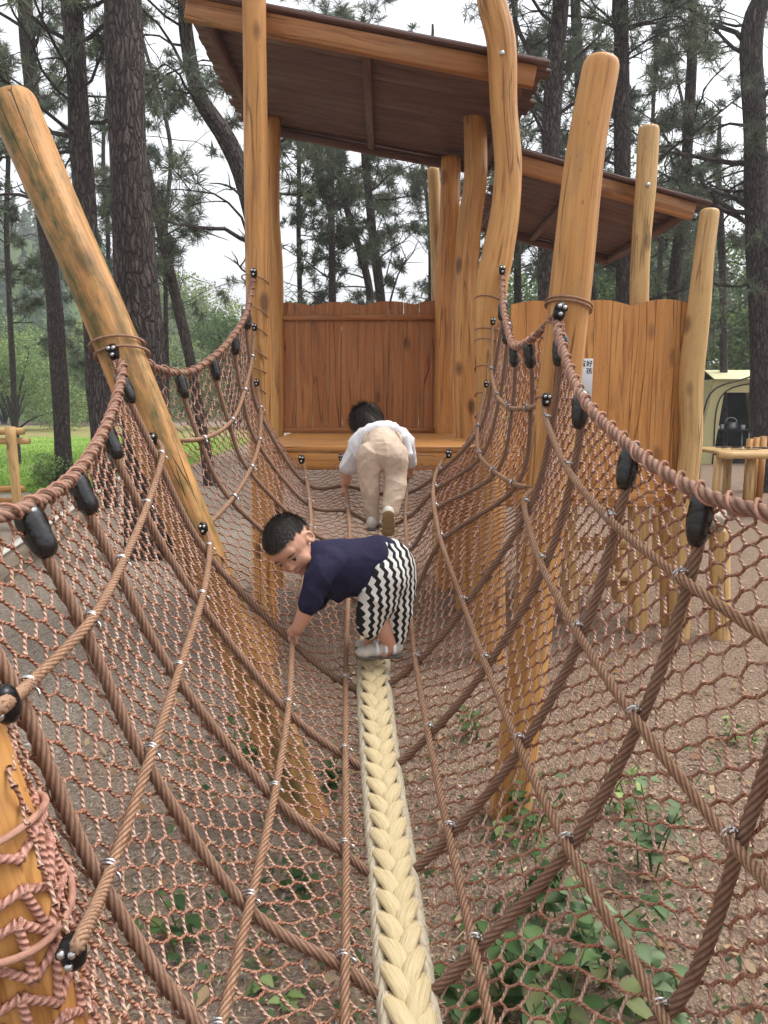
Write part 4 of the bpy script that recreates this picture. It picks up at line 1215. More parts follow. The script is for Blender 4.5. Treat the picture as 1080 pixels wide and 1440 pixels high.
spots = [((905, 1225), .40, 5, 9, .085, WL, 'tall pale weed with large soft leaves right of the near cross rope'),
 ((760, 1290), .34, 6, 9, .085, WC, 'leafy dark weed between the two right-hand lengthwise ropes'),
 ((840, 1370), .36, 6, 9, .09, WC + WL, 'broad mixed-green weed near the lower right rope crossing'),
 ((720, 1400), .30, 6, 9, .085, WC, 'dense dark weed close to the right of the plaited rope'),
 ((935, 1440), .34, 5, 8, .09, WL, 'pale large-leaved weed at the lower edge on the right'),
 ((655, 1440), .22, 5, 7, .08, WC, 'low dark weed beside the foot of the plaited rope'),
 ((800, 1480), .34, 6, 8, .09, WC, 'dark weed at the bottom edge right of centre'),
 ((735, 1190), .30, 5, 8, .07, WC, 'feathery bright weed at the base of the tilted post'),
 ((870, 1140), .24, 4, 8, .07, LG, 'small bright green weed alone on the mulch beyond the tilted post'),
 ((345, 1075), .28, 6, 9, .075, WC, 'green weed clump behind the left slanted post'),
 ((470, 1110), .22, 4, 8, .07, WC, 'little weed at the base of the left slanted post'),
 ((268, 1330), .24, 3, 7, .075, WC, 'upright weed left below the left lengthwise rope'),
 ((425, 1250), .12, 4, 6, .055, WC, 'tiny weed sprig in the leaf litter left of the plaited rope'),
 ((675, 1040), .20, 5, 8, .06, WC, 'weed tuft beyond the plaited rope near the tower'),
 ((1045, 1050), .14, 4, 8, .05, LG, 'bright round tuft on the right mulch'),
 ((400, 1410), .08, 3, 5, .06, LG, 'flat light green seedling at the lower left of the plaited rope')]
for i, (px, h, nst, nl, L, cols, lab) in enumerate(spots):
    g = G(*px); weed(lab, g, h, nst, nl, L, cols, 200 + i)
# thin ground cover
n = 1500; r = np.random.default_rng(77); mb = MB()
cz = [G(*s[0]) for s in spots]; ci = r.integers(0, len(cz), n)
pos = np.array(cz)[ci] + np.stack([r.normal(0, .22, n), r.normal(0, .22, n), r.uniform(.01, .07, n)], 1)
v, q, c = cards(n, pos, r.uniform(.010, .024, n), .55, pal(n, WC, 7), .5, 8); mb.add(v, q, None, None, c)
gc = mb.build('ground_cover', M['leaf'], smooth=False); tag(gc, 'small creeping green leaves between the weeds', kind='stuff'); gc['category'] = 'ground cover'

# ------------------------------------------------------------------ tent, table, railing, bag
tent = thing('camping_tent', 'yellow-green cabin tent with a wide dark open doorway beyond the log table', 'tent')
k = NT('tent cloth', .7, .3); f_ = k.noise(k.obj(), 3, 4, .6)
M['tent'] = k.done(k.mix((.52, .475, .25), (.45, .41, .21), f_), k.bump(f_, .4, .05))
M['tent_pale'] = plain('pale tent fly', (.58, .55, .32), .7, 0, .3, 4, .15)
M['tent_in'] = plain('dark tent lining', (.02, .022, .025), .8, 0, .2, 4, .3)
TY = 20.0
def TP(px, py, dy=0.0): return P(px, py, TY) + np.array([0, dy, 0])
g0 = TP(983, 626); bz_ = -.0
def solid(mb, a, b, c, d, th=.02):
    Q = np.array([a, b, c, d]); n_ = norm(np.cross(Q[1] - Q[0], Q[3] - Q[0])) * th
    V = np.vstack([Q, Q + n_]); mb.add(V, [(0, 1, 2, 3), (7, 6, 5, 4), (0, 4, 5, 1), (1, 5, 6, 2), (2, 6, 7, 3), (3, 7, 4, 0)])
xA, xB = TP(980, 600)[0], TP(1150, 600)[0]
zE, zR, zG = TP(1000, 556)[2], TP(1030, 534)[2], 0.0
xr0 = TP(1004, 540)[0]
mb = MB()
# front frame round the doorway (doorway from 1007 to 1120)
dl0, dl1, dt = TP(1003, 620)[0], TP(1018, 550)[0], TP(1020, 552)[2]
solid(mb, W3(xA, TY, zG), W3(dl0, TY, zG), W3(dl1, TY, dt), W3(xr0, TY, zR))
dr0, dr1 = TP(1125, 620)[0], TP(1112, 550)[0]
solid(mb, W3(dr0, TY, zG), W3(xB, TY, zG), W3(TP(1128, 545)[0], TY, zR), W3(dr1, TY, dt))
solid(mb, W3(dl1, TY, dt), W3(dr1, TY, dt), W3(TP(1128, 545)[0], TY, zR), W3(xr0, TY, zR))
# side wall, roof and back
solid(mb, W3(xA - .5, TY + 3, zG), W3(xA, TY, zG), W3(xr0, TY, zR), W3(xr0 - .4, TY + 3, zR))
solid(mb, W3(xB, TY, zG), W3(xB, TY + 3, zG), W3(TP(1128, 545)[0], TY + 3, zR), W3(TP(1128, 545)[0], TY, zR))
solid(mb, W3(xA - .5, TY + 3, zG), W3(xB, TY + 3, zG), W3(TP(1128, 545)[0], TY + 3, zR), W3(xr0 - .4, TY + 3, zR))
mb.build('tent_body', M['tent'], tent, smooth=False)
mb = MB(); rr_ = TP(1128, 545)[0]
solid(mb, W3(xr0 - .05, TY - .12, zR), W3(rr_, TY - .12, zR), W3(rr_ - .2, TY + 1.4, zR + .28), W3(xr0 + .3, TY + 1.4, zR + .28))
solid(mb, W3(xr0 + .3, TY + 1.4, zR + .28), W3(rr_ - .2, TY + 1.4, zR + .28), W3(rr_, TY + 3.1, zR), W3(xr0 - .4, TY + 3.1, zR))
mb.build('tent_roof', M['tent_pale'], tent, smooth=False)
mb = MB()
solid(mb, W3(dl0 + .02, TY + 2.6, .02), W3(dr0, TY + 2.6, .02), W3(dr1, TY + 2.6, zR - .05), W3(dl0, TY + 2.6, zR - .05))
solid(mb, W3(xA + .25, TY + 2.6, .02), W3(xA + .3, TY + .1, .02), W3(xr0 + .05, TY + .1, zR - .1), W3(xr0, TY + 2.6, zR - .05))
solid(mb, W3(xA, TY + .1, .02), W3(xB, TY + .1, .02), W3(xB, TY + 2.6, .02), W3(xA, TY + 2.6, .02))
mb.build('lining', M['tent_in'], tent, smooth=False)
mb = MB()
tube(mb, resample(np.array([TP(985, 590, -.05), TP(1000, 549, -.12), TP(1045, 532, -.2), TP(1075, 520, -.3)]), n=14), .022, 8)
tube(mb, resample(np.array([W3(dl0, TY - .03, 0), W3(dl1, TY - .03, dt), W3(dr1, TY - .03, dt), W3(dr0, TY - .03, 0)]), n=30), .018, 8)
mb.build('tent_pole', M['black'], tent)
# folding table with gear in the doorway
ft = thing('camp_table', 'dark folding camp table standing in the tent doorway', 'camp table')
c = TP(1038, 606, .6)
mb = MB(); box(mb, c, (.55, 0, 0), (0, .25, 0), (0, 0, .02), .006); mb.build('tabletop', M['black_metal'], ft)
for sx in (-.48, .48):
    for sy in (-.2, .2):
        mb = MB(); tube(mb, np.array([c + [sx, sy, 0], W3(c[0] + sx * 1.1, c[1] + sy, .0)]), .014, 8); mb.build('leg', M['steel'], ft)
kt = MB(); b_ = c + [.05, -.05, .02]
tube(kt, np.array([b_ + [0, 0, .0], b_ + [0, 0, .05], b_ + [0, 0, .16], b_ + [0, 0, .20], b_ + [0, 0, .21]]), np.array([.15, .17, .16, .12, .02]), 18)
pot = kt.build('cooking_pot', plain('dull metal pot', (.22, .22, .22), .4, .8, .5, 20, .2)); tag(pot, 'grey cooking pot on the folding camp table', 'pot')
hb = MB(); a_ = np.linspace(0, PI, 14); tube(hb, b_ + np.stack([.16 * np.cos(a_), 0 * a_, .18 + .14 * np.sin(a_)], 1), .010, 6); hb.build('handle', M['steel'], pot)
for i, (dx, w_, h_, colr, lab) in enumerate(((-.34, .07, .10, (.55, .55, .56), 'white tin cup on the left of the camp table'), (-.20, .05, .14, (.45, .48, .52), 'slim pale bottle on the camp table'), (.36, .06, .12, (.5, .5, .5), 'pale mug at the right end of the camp table'))):
    q_ = c + [dx, -.08, .02]; mb = MB()
    tube(mb, np.array([q_, q_ + [0, 0, h_ * .5], q_ + [0, 0, h_ * .9], q_ + [0, 0, h_]]), np.array([w_, w_ * 1.02, w_ * 1.02, w_ * .9]), 14)
    tag(mb.build('camping_cup', plain('cup %d' % i, colr, .4, 0, .5, 20, .15)), lab, 'cup')

# round log table
tb = thing('log_table', 'long low table of split logs on stub legs in front of the tent', 'log table')
LY = 11.5
c = P(1062, 632, LY)
k_ = int(13)
mb = MB()
for i in range(9):
    y = LY - .45 + i * .115; hw = 1.0
    box(mb, (c[0] + .25, y, c[2] - .02), (hw, 0, 0), (0, .055, 0), (0, 0, .028), .012, rng.uniform(0, 30, 3), grain=0)
mb.build('tabletop', M['pale_log'], tb)
mb = MB(); tube(mb, resample(np.array([[c[0] - .80, LY - .55, c[2] - .05], [c[0] + 1.3, LY - .55, c[2] - .05]]), n=10), .055, 14, rough=.02); mb.build('edge_log', M['pale_log'], tb)
for px in (996, 1041, 1110):
    for dy in (-.35, .4):
        x = P(px, 640, LY)[0]
        mb = MB(); tube(mb, np.array([[x, LY + dy, c[2] - .06], [x + .01, LY + dy, -.02]]), .062, 14, rough=.02, lcoff=(px, 1, 1)); mb.build('leg', M['pale_log'], tb)
# a rattan mat patch with dark twigs on top
mb = MB()
for i in range(26):
    x0 = c[0] + rng.uniform(-.55, .5); y0 = LY + rng.uniform(-.3, .3); a_ = rng.normal(0, .35)
    tube(mb, np.array([[x0, y0, c[2] + .018], [x0 + .16 * math.cos(a_), y0 + .16 * math.sin(a_), c[2] + .02]]), .006, 5)
tag(mb.build('twigs', M['twig']), 'scatter of dark twigs lying on the log table', 'twigs')
# upright log bench ends near the right edge tree
mb = MB()
for dx in (-.11, .0, .11):
    q_ = P(1064, 620, 12.6) + [dx, 0, 0]
    tube(mb, np.array([[q_[0], q_[1], -.02], [q_[0], q_[1], 1.08 + dx * .2]]), .055, 14, rough=.03, lcoff=(dx * 40, 0, 0))
tag(mb.build('log_stack', M['post']), 'upright bundle of orange logs against the right edge pine', 'log bundle')

# rustic railing at the far left
rl = thing('log_railing', 'rustic log railing of peeled poles at the far left by the lawn', 'railing')
RY = 9.8
for px in (-60, 14):
    x0 = P(px, 600, RY)[0]; zt_ = P(px, 600, RY)[2]
    mb = MB(); tube(mb, resample(np.array([[x0 + .03, RY, -.03], [x0 + .02, RY, .6], [x0, RY, zt_]]), n=12), .062, 14, rough=.03, lcoff=(px, 0, 0)); mb.build('post', M['pale_log'], rl)
for py, ln in ((608, 0), (622, .05), (690, 0), (708, .08), ):
    z_ = P(10, py, RY)[2]; x1 = P(28, py, RY)[0] + ln
    mb = MB(); tube(mb, resample(np.array([[x1 - 3.2, RY + .1, z_ - .03], [x1 - 1.6, RY + .1, z_], [x1, RY + .11 + ln, z_ + .01]]), n=14), .045, 12, rough=.03, lcoff=(py, 0, 0)); mb.build('rail', M['post'] if py > 650 else M['pale_log'], rl)

# black bag on the gravel
g = G(252, 786)
bgm = MB()
ball(bgm, g + [0, 0, .17], .13, .10, .17); ball(bgm, g + [.03, -.08, .11], .085, .05, .09); ball(bgm, g + [-.02, .0, .30], .07, .06, .05)
bag = bgm.build('backpack', plain('black bag cloth', (.012, .012, .014), .6, 0, .4, 12, .3, .3)); tag(bag, 'black backpack left on the gravel behind the left netting', 'backpack')
mb = MB(); tube(mb, resample(np.array([g + [-.10, -.06, .30], g + [-.16, -.12, .18], g + [-.11, -.10, .05]]), n=10), .014, 8); tube(mb, resample(np.array([g + [.09, -.06, .31], g + [.16, -.12, .2], g + [.12, -.1, .05]]), n=10), .014, 8); mb.build('strap', M['black'], bag)

# humid air between the trunks and over the hillside
mb = MB(); box(mb, (0, 190, 14.5), (336, 0, 0), (0, 236, 0), (0, 0, 15.5), .01)
k_ = bpy.data.materials.new('damp air'); k_.use_nodes = True; t_ = k_.node_tree; t_.nodes.remove(t_.nodes['Principled BSDF'])
pv = t_.nodes.new('ShaderNodeVolumePrincipled'); pv.inputs['Density'].default_value = .0016; pv.inputs['Color'].default_value = (.92, .94, .97, 1); pv.inputs['Anisotropy'].default_value = .25
t_.links.new(pv.outputs[0], t_.nodes['Material Output'].inputs['Volume'])
hz = mb.build('haze', k_, smooth=False); tag(hz, 'thin damp haze between the trees', kind='stuff'); hz['category'] = 'haze'
# ================================================================== PEOPLE
def organic(name, blobs, mat, parent=None, voxel=.006, smooth=6, factor=.5, folds=None):
    """one continuous surface grown over overlapping balls (centre, radius or radii, rotation)"""
    mb = MB()
    for c, r, R in blobs:
        rr = (r, r, r) if np.isscalar(r) else r
        ball(mb, c, *rr, R=R, nu=18, nv=12)
    tmp = bpy.data.objects.new('tmp', mb.mesh('tmp', mat)); COL.objects.link(tmp)
    m = tmp.modifiers.new('r', 'REMESH'); m.mode = 'VOXEL'; m.voxel_size = voxel; m.use_smooth_shade = True
    s = tmp.modifiers.new('s', 'SMOOTH'); s.factor = factor; s.iterations = smooth
    bpy.context.view_layer.update()
    dg = bpy.context.evaluated_depsgraph_get()
    me = bpy.data.meshes.new_from_object(tmp.evaluated_get(dg))
    old = tmp.data
    bpy.data.objects.remove(tmp); bpy.data.meshes.remove(old)
    if folds:                                # cloth folds: soft ridges running along the given directions
        n = len(me.vertices); co_ = np.empty(n * 3, np.float32); me.vertices.foreach_get('co', co_); co_ = co_.reshape(-1, 3).astype(float)
        no_ = np.empty(n * 3, np.float32); me.vertices.foreach_get('normal', no_); no_ = no_.reshape(-1, 3)
        h = 0
        for kx, f, am, ph_ in folds:
            kx = norm(np.array(kx, float)); warp = .012 * np.sin(co_ @ np.array([31, 17, 23.]) + ph_) + .008 * np.sin(co_ @ np.array([-19, 41, 37.]) + 2 * ph_)
            msk = .5 + .5 * np.sin(co_ @ np.array([9, -7, 11.]) * 1.3 + ph_ * 1.7)
            sgn = np.sin((co_ @ kx + warp) * f + ph_)
            h = h + am * msk * (1 - 2 * np.abs(sgn) ** .7)
        co_ = co_ + no_ * h[:, None]
        me.vertices.foreach_set('co', co_.astype(np.float32).ravel()); me.update()
    me.name = name
    me.materials.clear(); me.materials.append(mat)
    o = bpy.data.objects.new(name, me); COL.objects.link(o)
    if parent is not None: o.parent = parent
    return o
def chain(pts, n=10, sq=None):
    """tapered limb: list of (point, radius)"""
    q = resample(np.array([[*p, r] for p, r in pts]), n=n * (len(pts) - 1) + 1)
    return [(x[:3], x[3], None) for x in q]

k = NT('child skin', .5, .35)
f_ = k.noise(k.obj(), 30, 4, .6)
k.b.inputs['Subsurface Weight'].default_value = .12
k.b.inputs['Subsurface Radius'].default_value = (.02, .008, .004)
M['skin'] = k.done(k.mix((.60, .335, .235), (.53, .275, .185), f_), k.bump(k.noise(k.obj(), 160, 3, .6), .08, .002))
k = NT('black hair', .45, .4); f_ = k.noise(k.obj((1, 1, 1)), 90, 4, .7)
M['hair'] = k.done(k.mix((.012, .009, .008), (.035, .024, .018), f_), k.bump(f_, .9, .006))
def cloth(name, a, b, sc=14, st=.5):
    k = NT(name, .85, .15); f_ = k.noise(k.obj(), sc, 4, .55, .6); w_ = k.noise(k.obj(), 420, 2, .5)
    return k.done(k.mix(a, b, f_), k.bump(w_, .2, .001, k.bump(f_, st, .02)))
M['navy'] = cloth('navy cotton', (.027, .024, .056), (.018, .017, .040), 11, .5)
M['white_cloth'] = cloth('white cotton', (.76, .76, .77), (.68, .68, .70), 14, .6)
M['peach'] = cloth('peach cotton trousers', (.60, .475, .37), (.52, .40, .305), 17, .5)
k = NT('black and white zigzag cotton', .85, .15)
o_ = k.obj(); xx_ = k.xyz(o_)
along = k.math('ADD', k.math('ADD', xx_[0], k.math('MULTIPLY', xx_[1], .55)), k.math('MULTIPLY', xx_[2], .10))
zig = k.math('PINGPONG', k.math('MULTIPLY', xx_[2], 1.0), .0155)
wv = k.math('FRACT', k.math('DIVIDE', k.math('ADD', along, k.math('MULTIPLY', zig, .58)), .0305))
zc = k.ramp(wv, [(.48, 0.0), (.52, 1.0)])
fz = k.noise(o_, 13, 4, .55, .6)
M['zigzag'] = k.done(k.mix((.022, .022, .024), (.72, .70, .66), zc), k.bump(fz, .6, .02))
M['sandal'] = cloth('pale sandal', (.60, .56, .50), (.46, .42, .37), 40, .3)
M['sole'] = cloth('grey sole', (.15, .13, .11), (.10, .09, .08), 40, .3)
M['eye'] = plain('dark eye', (.010, .007, .006), .15, 0, .6, 20, .1, 0)
M['eye_white'] = plain('eye white', (.62, .58, .55), .3, 0, .5, 20, .05, 0)
M['lip'] = plain('lip', (.42, .13, .10), .45, 0, .4, 60, .15)
M['brow'] = plain('eyebrow', (.10, .05, .035), .8, 0, .2, 60, .2)

# ------------------------------------------------------------------ the boy
BY = 2.74
PX = BY * 1.02 / F                       # metres per photo pixel at the boy
B = lambda px, py, dy=0.0: P(px, py, BY + dy)
boy = thing('person', 'toddler in navy shirt and zigzag trousers bending on the plaited rope', 'person')
up = norm(np.array([-.58, -.46, .62])); fw = np.array([.03, -.68, -.73]); fw = norm(fw - up * (fw @ up)); lf = np.cross(up, fw)
HR = np.stack([lf, fw, up], 1)           # head axes: x = his left (ear seen), y = face, z = crown
hc = B(409, 767, -.03)
H = lambda x, y, z: hc + HR @ np.array([x, y, z])
bl = [(H(0, -.008, .022), (.079, .094, .083), HR), (H(0, .022, -.028), (.066, .066, .062), HR), (H(0, .030, -.058), (.046, .048, .040), HR),
      (H(.036, .050, -.040), (.030, .026, .030), HR), (H(-.036, .050, -.040), (.030, .026, .030), HR), (H(0, .062, .030), (.055, .024, .032), HR),
      (H(0, .068, -.077), (.020, .016, .014), HR)]
# nose
bl += [(H(0, .089, -.026), (.0125, .013, .011), HR), (H(0, .083, -.012), (.009, .010, .014), HR), (H(.010, .083, -.028), (.0075, .008, .007), HR), (H(-.010, .083, -.028), (.0075, .008, .007), HR)]
# lips swell
bl += [(H(0, .080, -.050), (.018, .010, .007), HR), (H(0, .078, -.058), (.015, .010, .006), HR)]
# ears
for s in (1, -1):
    for a in np.linspace(-.4, 3.6, 12):
        bl.append((H(s * (.079 + .008 * math.sin(a * .8)), -.010 - .016 * math.sin(a), -.008 + .022 * math.cos(a)), .0062, None))
    bl.append((H(s * .076, -.004, -.010), (.006, .012, .018), HR))
# neck, trunk
bl += chain([(H(0, -.02, -.05), .046), (B(440, 782, .0), .048), (B(456, 790, .0), .060)], 6)
bl += chain([(B(458, 792, .0), .066), (B(500, 798, .0), .062), (B(543, 802, .0), .058)], 8)
# arms: near (his left) and far
sh_n, el_n, wr_n = B(452, 806, -.10), B(435, 848, -.115), B(419, 884, -.10)
sh_f, el_f, wr_f = B(458, 806, .10), B(446, 842, .08), B(425, 868, .07)
for sh, elb, wr in ((sh_n, el_n, wr_n), (sh_f, el_f, wr_f)):
    bl += chain([(sh, .042), ((sh + elb) / 2, .036), (elb, .031), (elb * .5 + wr * .5, .029), (wr, .021)], 7)
def hand(wr, grip, axis, side):
    """palm with four curled fingers and a thumb closing round a rope: grip point, rope direction"""
    ax = norm(axis); d = norm(grip - wr); d = norm(d - ax * (d @ ax) * .3); n_ = norm(np.cross(ax, d)) * side
    out = chain([(wr, .020), (wr + d * .022, .0215), (wr + d * .034 + n_ * .004, .019)], 5)
    base = wr + d * .038
    for i, (o, L) in enumerate(((-.021, .85), (-.007, 1.0), (.007, .96), (.020, .76))):
        b0 = base + ax * o + n_ * .010
        p1 = b0 + d * .015 * L + n_ * .010; p2 = p1 + d * .012 * L - n_ * .008; p3 = p2 - n_ * .015 * L - d * .002; p4 = p3 - n_ * .006 - d * .010 * L
        out += chain([(b0, .0082), (p1, .0078), (p2, .0072), (p3, .0066), (p4, .0058)], 4)
    t0 = wr + d * .014 - ax * .020
    out += chain([(t0, .0095), (t0 + d * .014 - ax * .008 - n_ * .006, .0085), (t0 + d * .028 - ax * .004 - n_ * .015, .0072), (t0 + d * .034 + ax * .006 - n_ * .016, .0062)], 4)
    return out
g_n = P(411, 895, 2.665); tdir = P(405, 960, 2.45) - g_n
wr_n = g_n + np.array([.02, -.005, .040])
bl += chain([(el_n * .45 + B(419, 884, -.10) * .55, .028), (wr_n, .020)], 6)
bl += hand(wr_n, g_n, tdir, 1)
bl += hand(wr_f, wr_f + np.array([-.01, 0, -.05]), np.array([.2, 1, 0.1]), 1)
# legs
an_n, an_f = B(548, 906, -.015), B(521, 900, .055)
bl += chain([(B(543, 816, -.045), .045), (B(528, 852, -.045), .034), (B(537, 882, -.03), .034), (an_n, .026), (B(540, 917, -.012), .024)], 7)
bl += chain([(B(546, 816, .05), .045), (B(528, 856, .06), .034), (B(524, 884, .06), .033), (an_f, .025), (B(516, 908, .055), .022)], 7)
body = organic('body', bl, M['skin'], boy, .0042, 5)
# eyes: nearly closed, looking down
for s in (1, -1):
    ec = H(s * .033, .0745, -.002)
    mb = MB(); ball(mb, ec, .0125, .0058, .0027, HR @ np.array(Matrix.Rotation(s * -.25, 3, 'Z')), 14, 8)
    e = mb.build('eye', M['eye_white'], boy)
    mb = MB(); ball(mb, ec + HR @ np.array([0, .0028, -.0012]), .0072, .0052, .0044, HR, 12, 8); mb.build('iris', M['eye'], e)
    a = np.linspace(-1, 1, 9)
    p = np.array([H(s * .033 + t * .0140, .0795 - .006 * t * t - s * t * .003, .0038 - .0042 * t * t) for t in a])
    mb = MB(); tube(mb, p, .0016 * (1.15 - .5 * a * a), 6); mb.build('eyelid_line', M['eye'], e)
    p = np.array([H(s * .034 + t * .018, .0835 - .008 * t * t - s * t * .005, .023 - .004 * t * t) for t in a])
    mb = MB(); tube(mb, p, .0026 * (1.1 - .7 * a * a), 6); mb.build('eyebrow', M['brow'], boy)
a = np.linspace(-1, 1, 9)
mb = MB(); tube(mb, np.array([H(t * .0165, .0895 - .009 * t * t, -.0535 - .0015 * (1 - t * t)) for t in a]), .0034 * (1.1 - .8 * a * a), 8); mb.build('mouth', M['lip'], boy)
# hair: cap that follows the skull above the hairline, with short strands
def hair_cap(parent, Hf, Rm, hair_line, n=2600, L=.026, seed=3, sweep=(0, .35, -.15), rad=(.083, .098, .087), cen=(0, -.010, .024)):
    r = np.random.default_rng(seed)
    V, q, t = sphere_template(40, 28)
    keepv = np.array([hair_line(v) for v in V])
    W = V * rad * (1 + .012 * r.normal(0, 1, (len(V), 1)))
    W = np.where(keepv[:, None], W, W * .955)
    mb = MB(); X = (W + np.array(cen)) @ Rm.T + Hf(0, 0, 0)
    q2 = q[keepv[q].any(1)]; t2 = t[keepv[t].any(1)]
    mb.add(X, q2, t2)
    d = norm(r.normal(0, 1, (n * 3, 3))); d = d[np.array([hair_line(v) for v in d])][:n]; n = len(d)
    p0 = d * rad + cen; tang = norm(norm(np.array(sweep)) - d * (d @ norm(np.array(sweep)))[:, None] + r.normal(0, .25, (n, 3)))
    l = L * r.uniform(.6, 1.2, n)[:, None]
    p1 = p0 + (d * .22 + tang * .45) * l; p2 = p1 + (tang * .6 - d * .04) * l
    s = norm(np.cross(tang, d)) * .0011
    Vv = np.stack([p0 - s, p0 + s, p1 + s * .8, p2, p1 - s * .8], 1).reshape(-1, 3) @ Rm.T + Hf(0, 0, 0)
    off = np.arange(n)[:, None] * 5
    mb.add(Vv, off + np.array([[0, 1, 2, 4]]), off + np.array([[4, 2, 3]]))
    return mb.build('hair', M['hair'], parent)
hair_cap(boy, H, HR, n=5200, L=.017, hair_line=lambda v: v[2] > (.48 if v[1] > .45 else (.30 if v[1] > .0 else (-.05 + .3 * (v[1] + .6) if v[1] > -.6 else -.30))) + (.0 if abs(v[0]) < .75 else .06))
# shirt
sb = [(c, r, R) for c, r, R in chain([(B(448, 787, 0), .074), (B(467, 794, 0), .098), (B(500, 799, 0), .110), (B(524, 794, 0), .101), (B(533, 787, 0), .092)], 8)]
sb += chain([(B(474, 815, -.03), .066), (B(490, 824, -.02), .050)], 6)
sb += chain([(B(462, 818, -.02), .060), (B(476, 838, -.02), .028)], 5)
for sh, elb, s_ in ((sh_n, el_n, 1), (sh_f, el_f, .95)):
    sb += chain([(sh + [.03, .03 * s_, .03], .062), (sh, .058), (sh * .5 + elb * .5, .050), (elb + (elb - sh) * .04, .045)], 7)
organic('shirt', sb, M['navy'], boy, .0055, 6, folds=((( .9, .2, .5), 36, .0042, .6), ((.3, .5, -.9), 30, .0038, 2.1), ((1, 0, -.4), 58, .0018, 4.0)))
# trousers
tb_ = chain([(B(540, 787, 0), .084), (B(549, 797, 0), .097), (B(547, 812, 0), .097)], 6)
tb_ += chain([(B(545, 810, -.04), .088), (B(531, 842, -.045), .078), (B(522, 866, -.045), .061), (B(519, 878, -.045), .054)], 8)
tb_ += chain([(B(556, 812, .01), .085), (B(561, 850, .0), .058), (B(561, 880, .0), .041), (B(562, 898, .0), .027)], 8)
tb_ += chain([(B(545, 812, .05), .088), (B(528, 850, .06), .07), (B(521, 872, .06), .050)], 7)
organic('trousers', tb_, M['zigzag'], boy, .0055, 5, folds=(((1, .5, .1), 40, .0045, 1.0), ((.6, .2, .9), 34, .0036, 3.0)))
# shoes
def shoe(toe, heel, ht, w_, name='shoe', strap=True):
    d = norm(heel - toe); L = np.linalg.norm(heel - toe); s = norm(np.cross(d, [0, 0, 1.0])); u_ = np.cross(s, d)
    R = np.stack([d, s, u_], 1); p = lambda t, z=0, x=0: toe + d * t * L + u_ * z + s * x
    bl = [(p(.18, ht * .32), (L * .20, w_, ht * .38), R), (p(.40, ht * .42), (L * .22, w_ * 1.02, ht * .48), R), (p(.62, ht * .52), (L * .20, w_ * .9, ht * .58), R), (p(.82, ht * .58), (L * .18, w_ * .88, ht * .64), R)]
    o = organic(name, bl, M['sandal'], boy if strap else girl, .0045, 3)
    bl = [(p(t, -.002), (L * .17, w_ * ww, .010), R) for t, ww in ((.15, .98), (.32, 1.12), (.5, 1.0), (.68, .92), (.86, .95))]
    organic('sole', bl, M['sole'], o, .004, 2)
    mb = MB()
    for t in ((.42, .60, .78) if strap else (.35, .5)):
        a = np.linspace(-.2, PI + .2, 14)
        tube(mb, np.array([p(t, ht * .42 + ht * .60 * math.sin(x), w_ * 1.06 * math.cos(x)) for x in a]), .0068, 6)
    mb.build('strap', M['white_cloth'], o)
    return o
shoe(B(501, 924, -.03), B(567, 920, .005), .056, .031)
shoe(B(500, 911, .06), B(546, 911, .085), .045, .027)

# ------------------------------------------------------------------ the girl
GY = 4.0
Gp = lambda px, py, dy=0.0: P(px, py, GY + dy)
girl = thing('person', 'child in white top and peach trousers crawling up the net towards the tower', 'person')
gup = norm(np.array([-.10, .30, .55])); gfw = norm(np.array([.12, .82, -.40])); gfw = norm(gfw - gup * (gfw @ gup)); glf = np.cross(gup, gfw)
GRm = np.stack([glf, gfw, gup], 1); ghc = Gp(516, 597, .42)
GH = lambda x, y, z: ghc + GRm @ np.array([x, y, z])
bl = [(GH(0, 0, .02), (.074, .088, .080), GRm), (GH(0, .03, -.04), (.060, .062, .055), GRm), (GH(0, .085, -.025), (.012, .013, .012), GRm), (GH(.073, -.005, -.012), (.008, .016, .022), GRm), (GH(-.073, -.005, -.012), (.008, .016, .022), GRm)]
bl += chain([(GH(0, -.02, -.05), .042), (Gp(530, 606, .34), .046), (Gp(537, 616, .28), .075), (Gp(538, 626, .12), .07), (Gp(538, 638, .03), .065)], 7)
hl_, hr_ = P(485, 690, 4.36), P(578, 664, 4.52)
gsl, gsr = Gp(509, 622, .30), Gp(565, 621, .30)
gel, ger = Gp(490, 655, .31), Gp(574, 647, .42)
for sh, elb, hd in ((gsl, gel, hl_), (gsr, ger, hr_)):
    bl += chain([(sh, .046), (elb, .033), (elb * .4 + hd * .6, .029), (hd + [0, 0, .03], .023)], 7)
    bl += hand(hd + np.array([0, 0, .035]), hd, np.array([.05, 1, .25]), 1)
bl += chain([(Gp(523, 648, .02), .055), (Gp(519, 690, .01), .042), (Gp(523, 730, .02), .030)], 7)
bl += chain([(Gp(553, 648, .02), .055), (Gp(552, 690, .01), .042), (Gp(547, 718, -.03), .030)], 7)
organic('body', bl, M['skin'], girl, .006, 5)
tb_ = chain([(Gp(538, 622, .16), .088), (Gp(538, 628, .08), .104), (Gp(538, 636, .03), .108)], 6)
tb_ += [(Gp(521, 641, .0), .078, None), (Gp(555, 641, .0), .078, None)]
tb_ += chain([(Gp(520, 645, 0), .075), (Gp(519, 668, .0), .063), (Gp(520, 690, .0), .052), (Gp(522, 710, .01), .044), (Gp(524, 727, .02), .042)], 8)
tb_ += chain([(Gp(555, 645, 0), .077), (Gp(556, 668, .0), .066), (Gp(555, 690, -.03), .060), (Gp(552, 703, -.05), .054), (Gp(549, 716, -.07), .047)], 8)
tr_ = organic('trousers', tb_, M['peach'], girl, .0055, 3, folds=(((1, .2, .15), 46, .0036, 1.3), ((.4, .1, 1), 30, .0036, 2.6), ((.8, 0, -.7), 52, .0026, .4)))
mb = MB(); a = np.linspace(0, 2 * PI, 30)
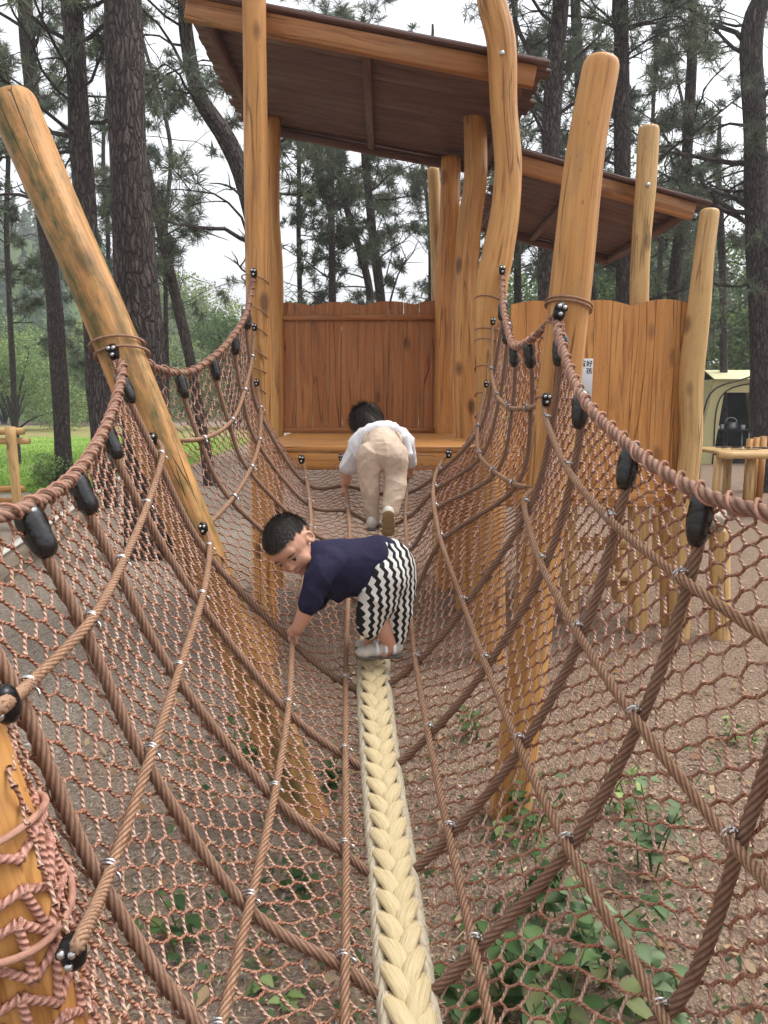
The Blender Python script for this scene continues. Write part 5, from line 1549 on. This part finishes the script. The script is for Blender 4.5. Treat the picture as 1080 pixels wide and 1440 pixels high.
tube(mb, np.array([Gp(538, 624, .10) + np.array([.100 * math.cos(x), .045 * math.sin(x), .096 * math.sin(x)]) for x in a]), .010, 8); mb.build('waistband', M['peach'], tr_)
sb = chain([(Gp(537, 617, .36), .100), (Gp(538, 619, .28), .115), (Gp(538, 623, .20), .120)], 8)
for sh, elb in ((gsl, gel), (gsr, ger)):
    sb += chain([(sh + (np.array([.07, 0, .02]) if sh is gsl else np.array([-.07, 0, .02])), .088), (sh, .072), (sh * .45 + elb * .55, .062), (elb + (elb - sh) * .02, .054)], 8)
# the loose hem hangs down both sides of the waist
sb += chain([(Gp(502, 640, .15), .028), (Gp(507, 619, .15), .034), (Gp(520, 605, .15), .034), (Gp(538, 601, .15), .034), (Gp(557, 605, .15), .034), (Gp(569, 619, .15), .034), (Gp(574, 640, .15), .028)], 9)
organic('shirt', sb, M['white_cloth'], girl, .0055, 5, folds=(((1, .2, .4), 40, .0045, 1.3), ((.7, .1, -.8), 36, .0045, 2.6)))
hair_cap(girl, GH, GRm, lambda v: v[2] > (.45 if v[1] > .5 else (.1 if v[1] > .1 else -.75)), 6000, .045, 9, (-.25, -.1, -1.6), (.086, .098, .092), (0, -.008, .018))
lk = chain([(GH(-.030, -.03, .06), .055), (GH(-.060, -.02, .0), .042), (GH(-.075, -.005, -.06), .032), (GH(-.080, .01, -.105), .016)], 7) + chain([(GH(.05, -.04, .02), .04), (GH(.0, -.085, .02), .034), (GH(-.04, -.08, -.03), .026)], 6)
organic('ponytail', lk, M['hair'], girl, .005, 4, folds=(((.9, .3, .2), 120, .002, 1.0),))
# feet: left planted, right kicked back with its sole to the viewer
shoe(Gp(528, 738, .10), Gp(521, 745, -.06), .055, .032, strap=False)
d_ = norm(np.array([.05, -.62, -.55]))
so_c = Gp(546, 737, -.15)
R = np.stack([np.array([1.0, 0, 0]), norm(np.array([0, .45, -.89])), norm(np.array([0, -.89, -.45]))], 1)
up_ = organic('shoe', [(so_c + R @ np.array([0, 0, -.035]), (.036, .062, .036), R), (so_c + R @ np.array([0, -.035, -.045]), (.033, .040, .042), R)], M['sandal'], girl, .005, 3)
organic('sole', [(so_c + R @ np.array([0, y, 0]), (.041 * w_, .033, .010), R) for y, w_ in ((-.055, .82), (-.024, .86), (.012, .98), (.048, .95))], cloth('tan sole', (.34, .24, .13), (.25, .17, .09), 40, .3), up_, .004, 2)
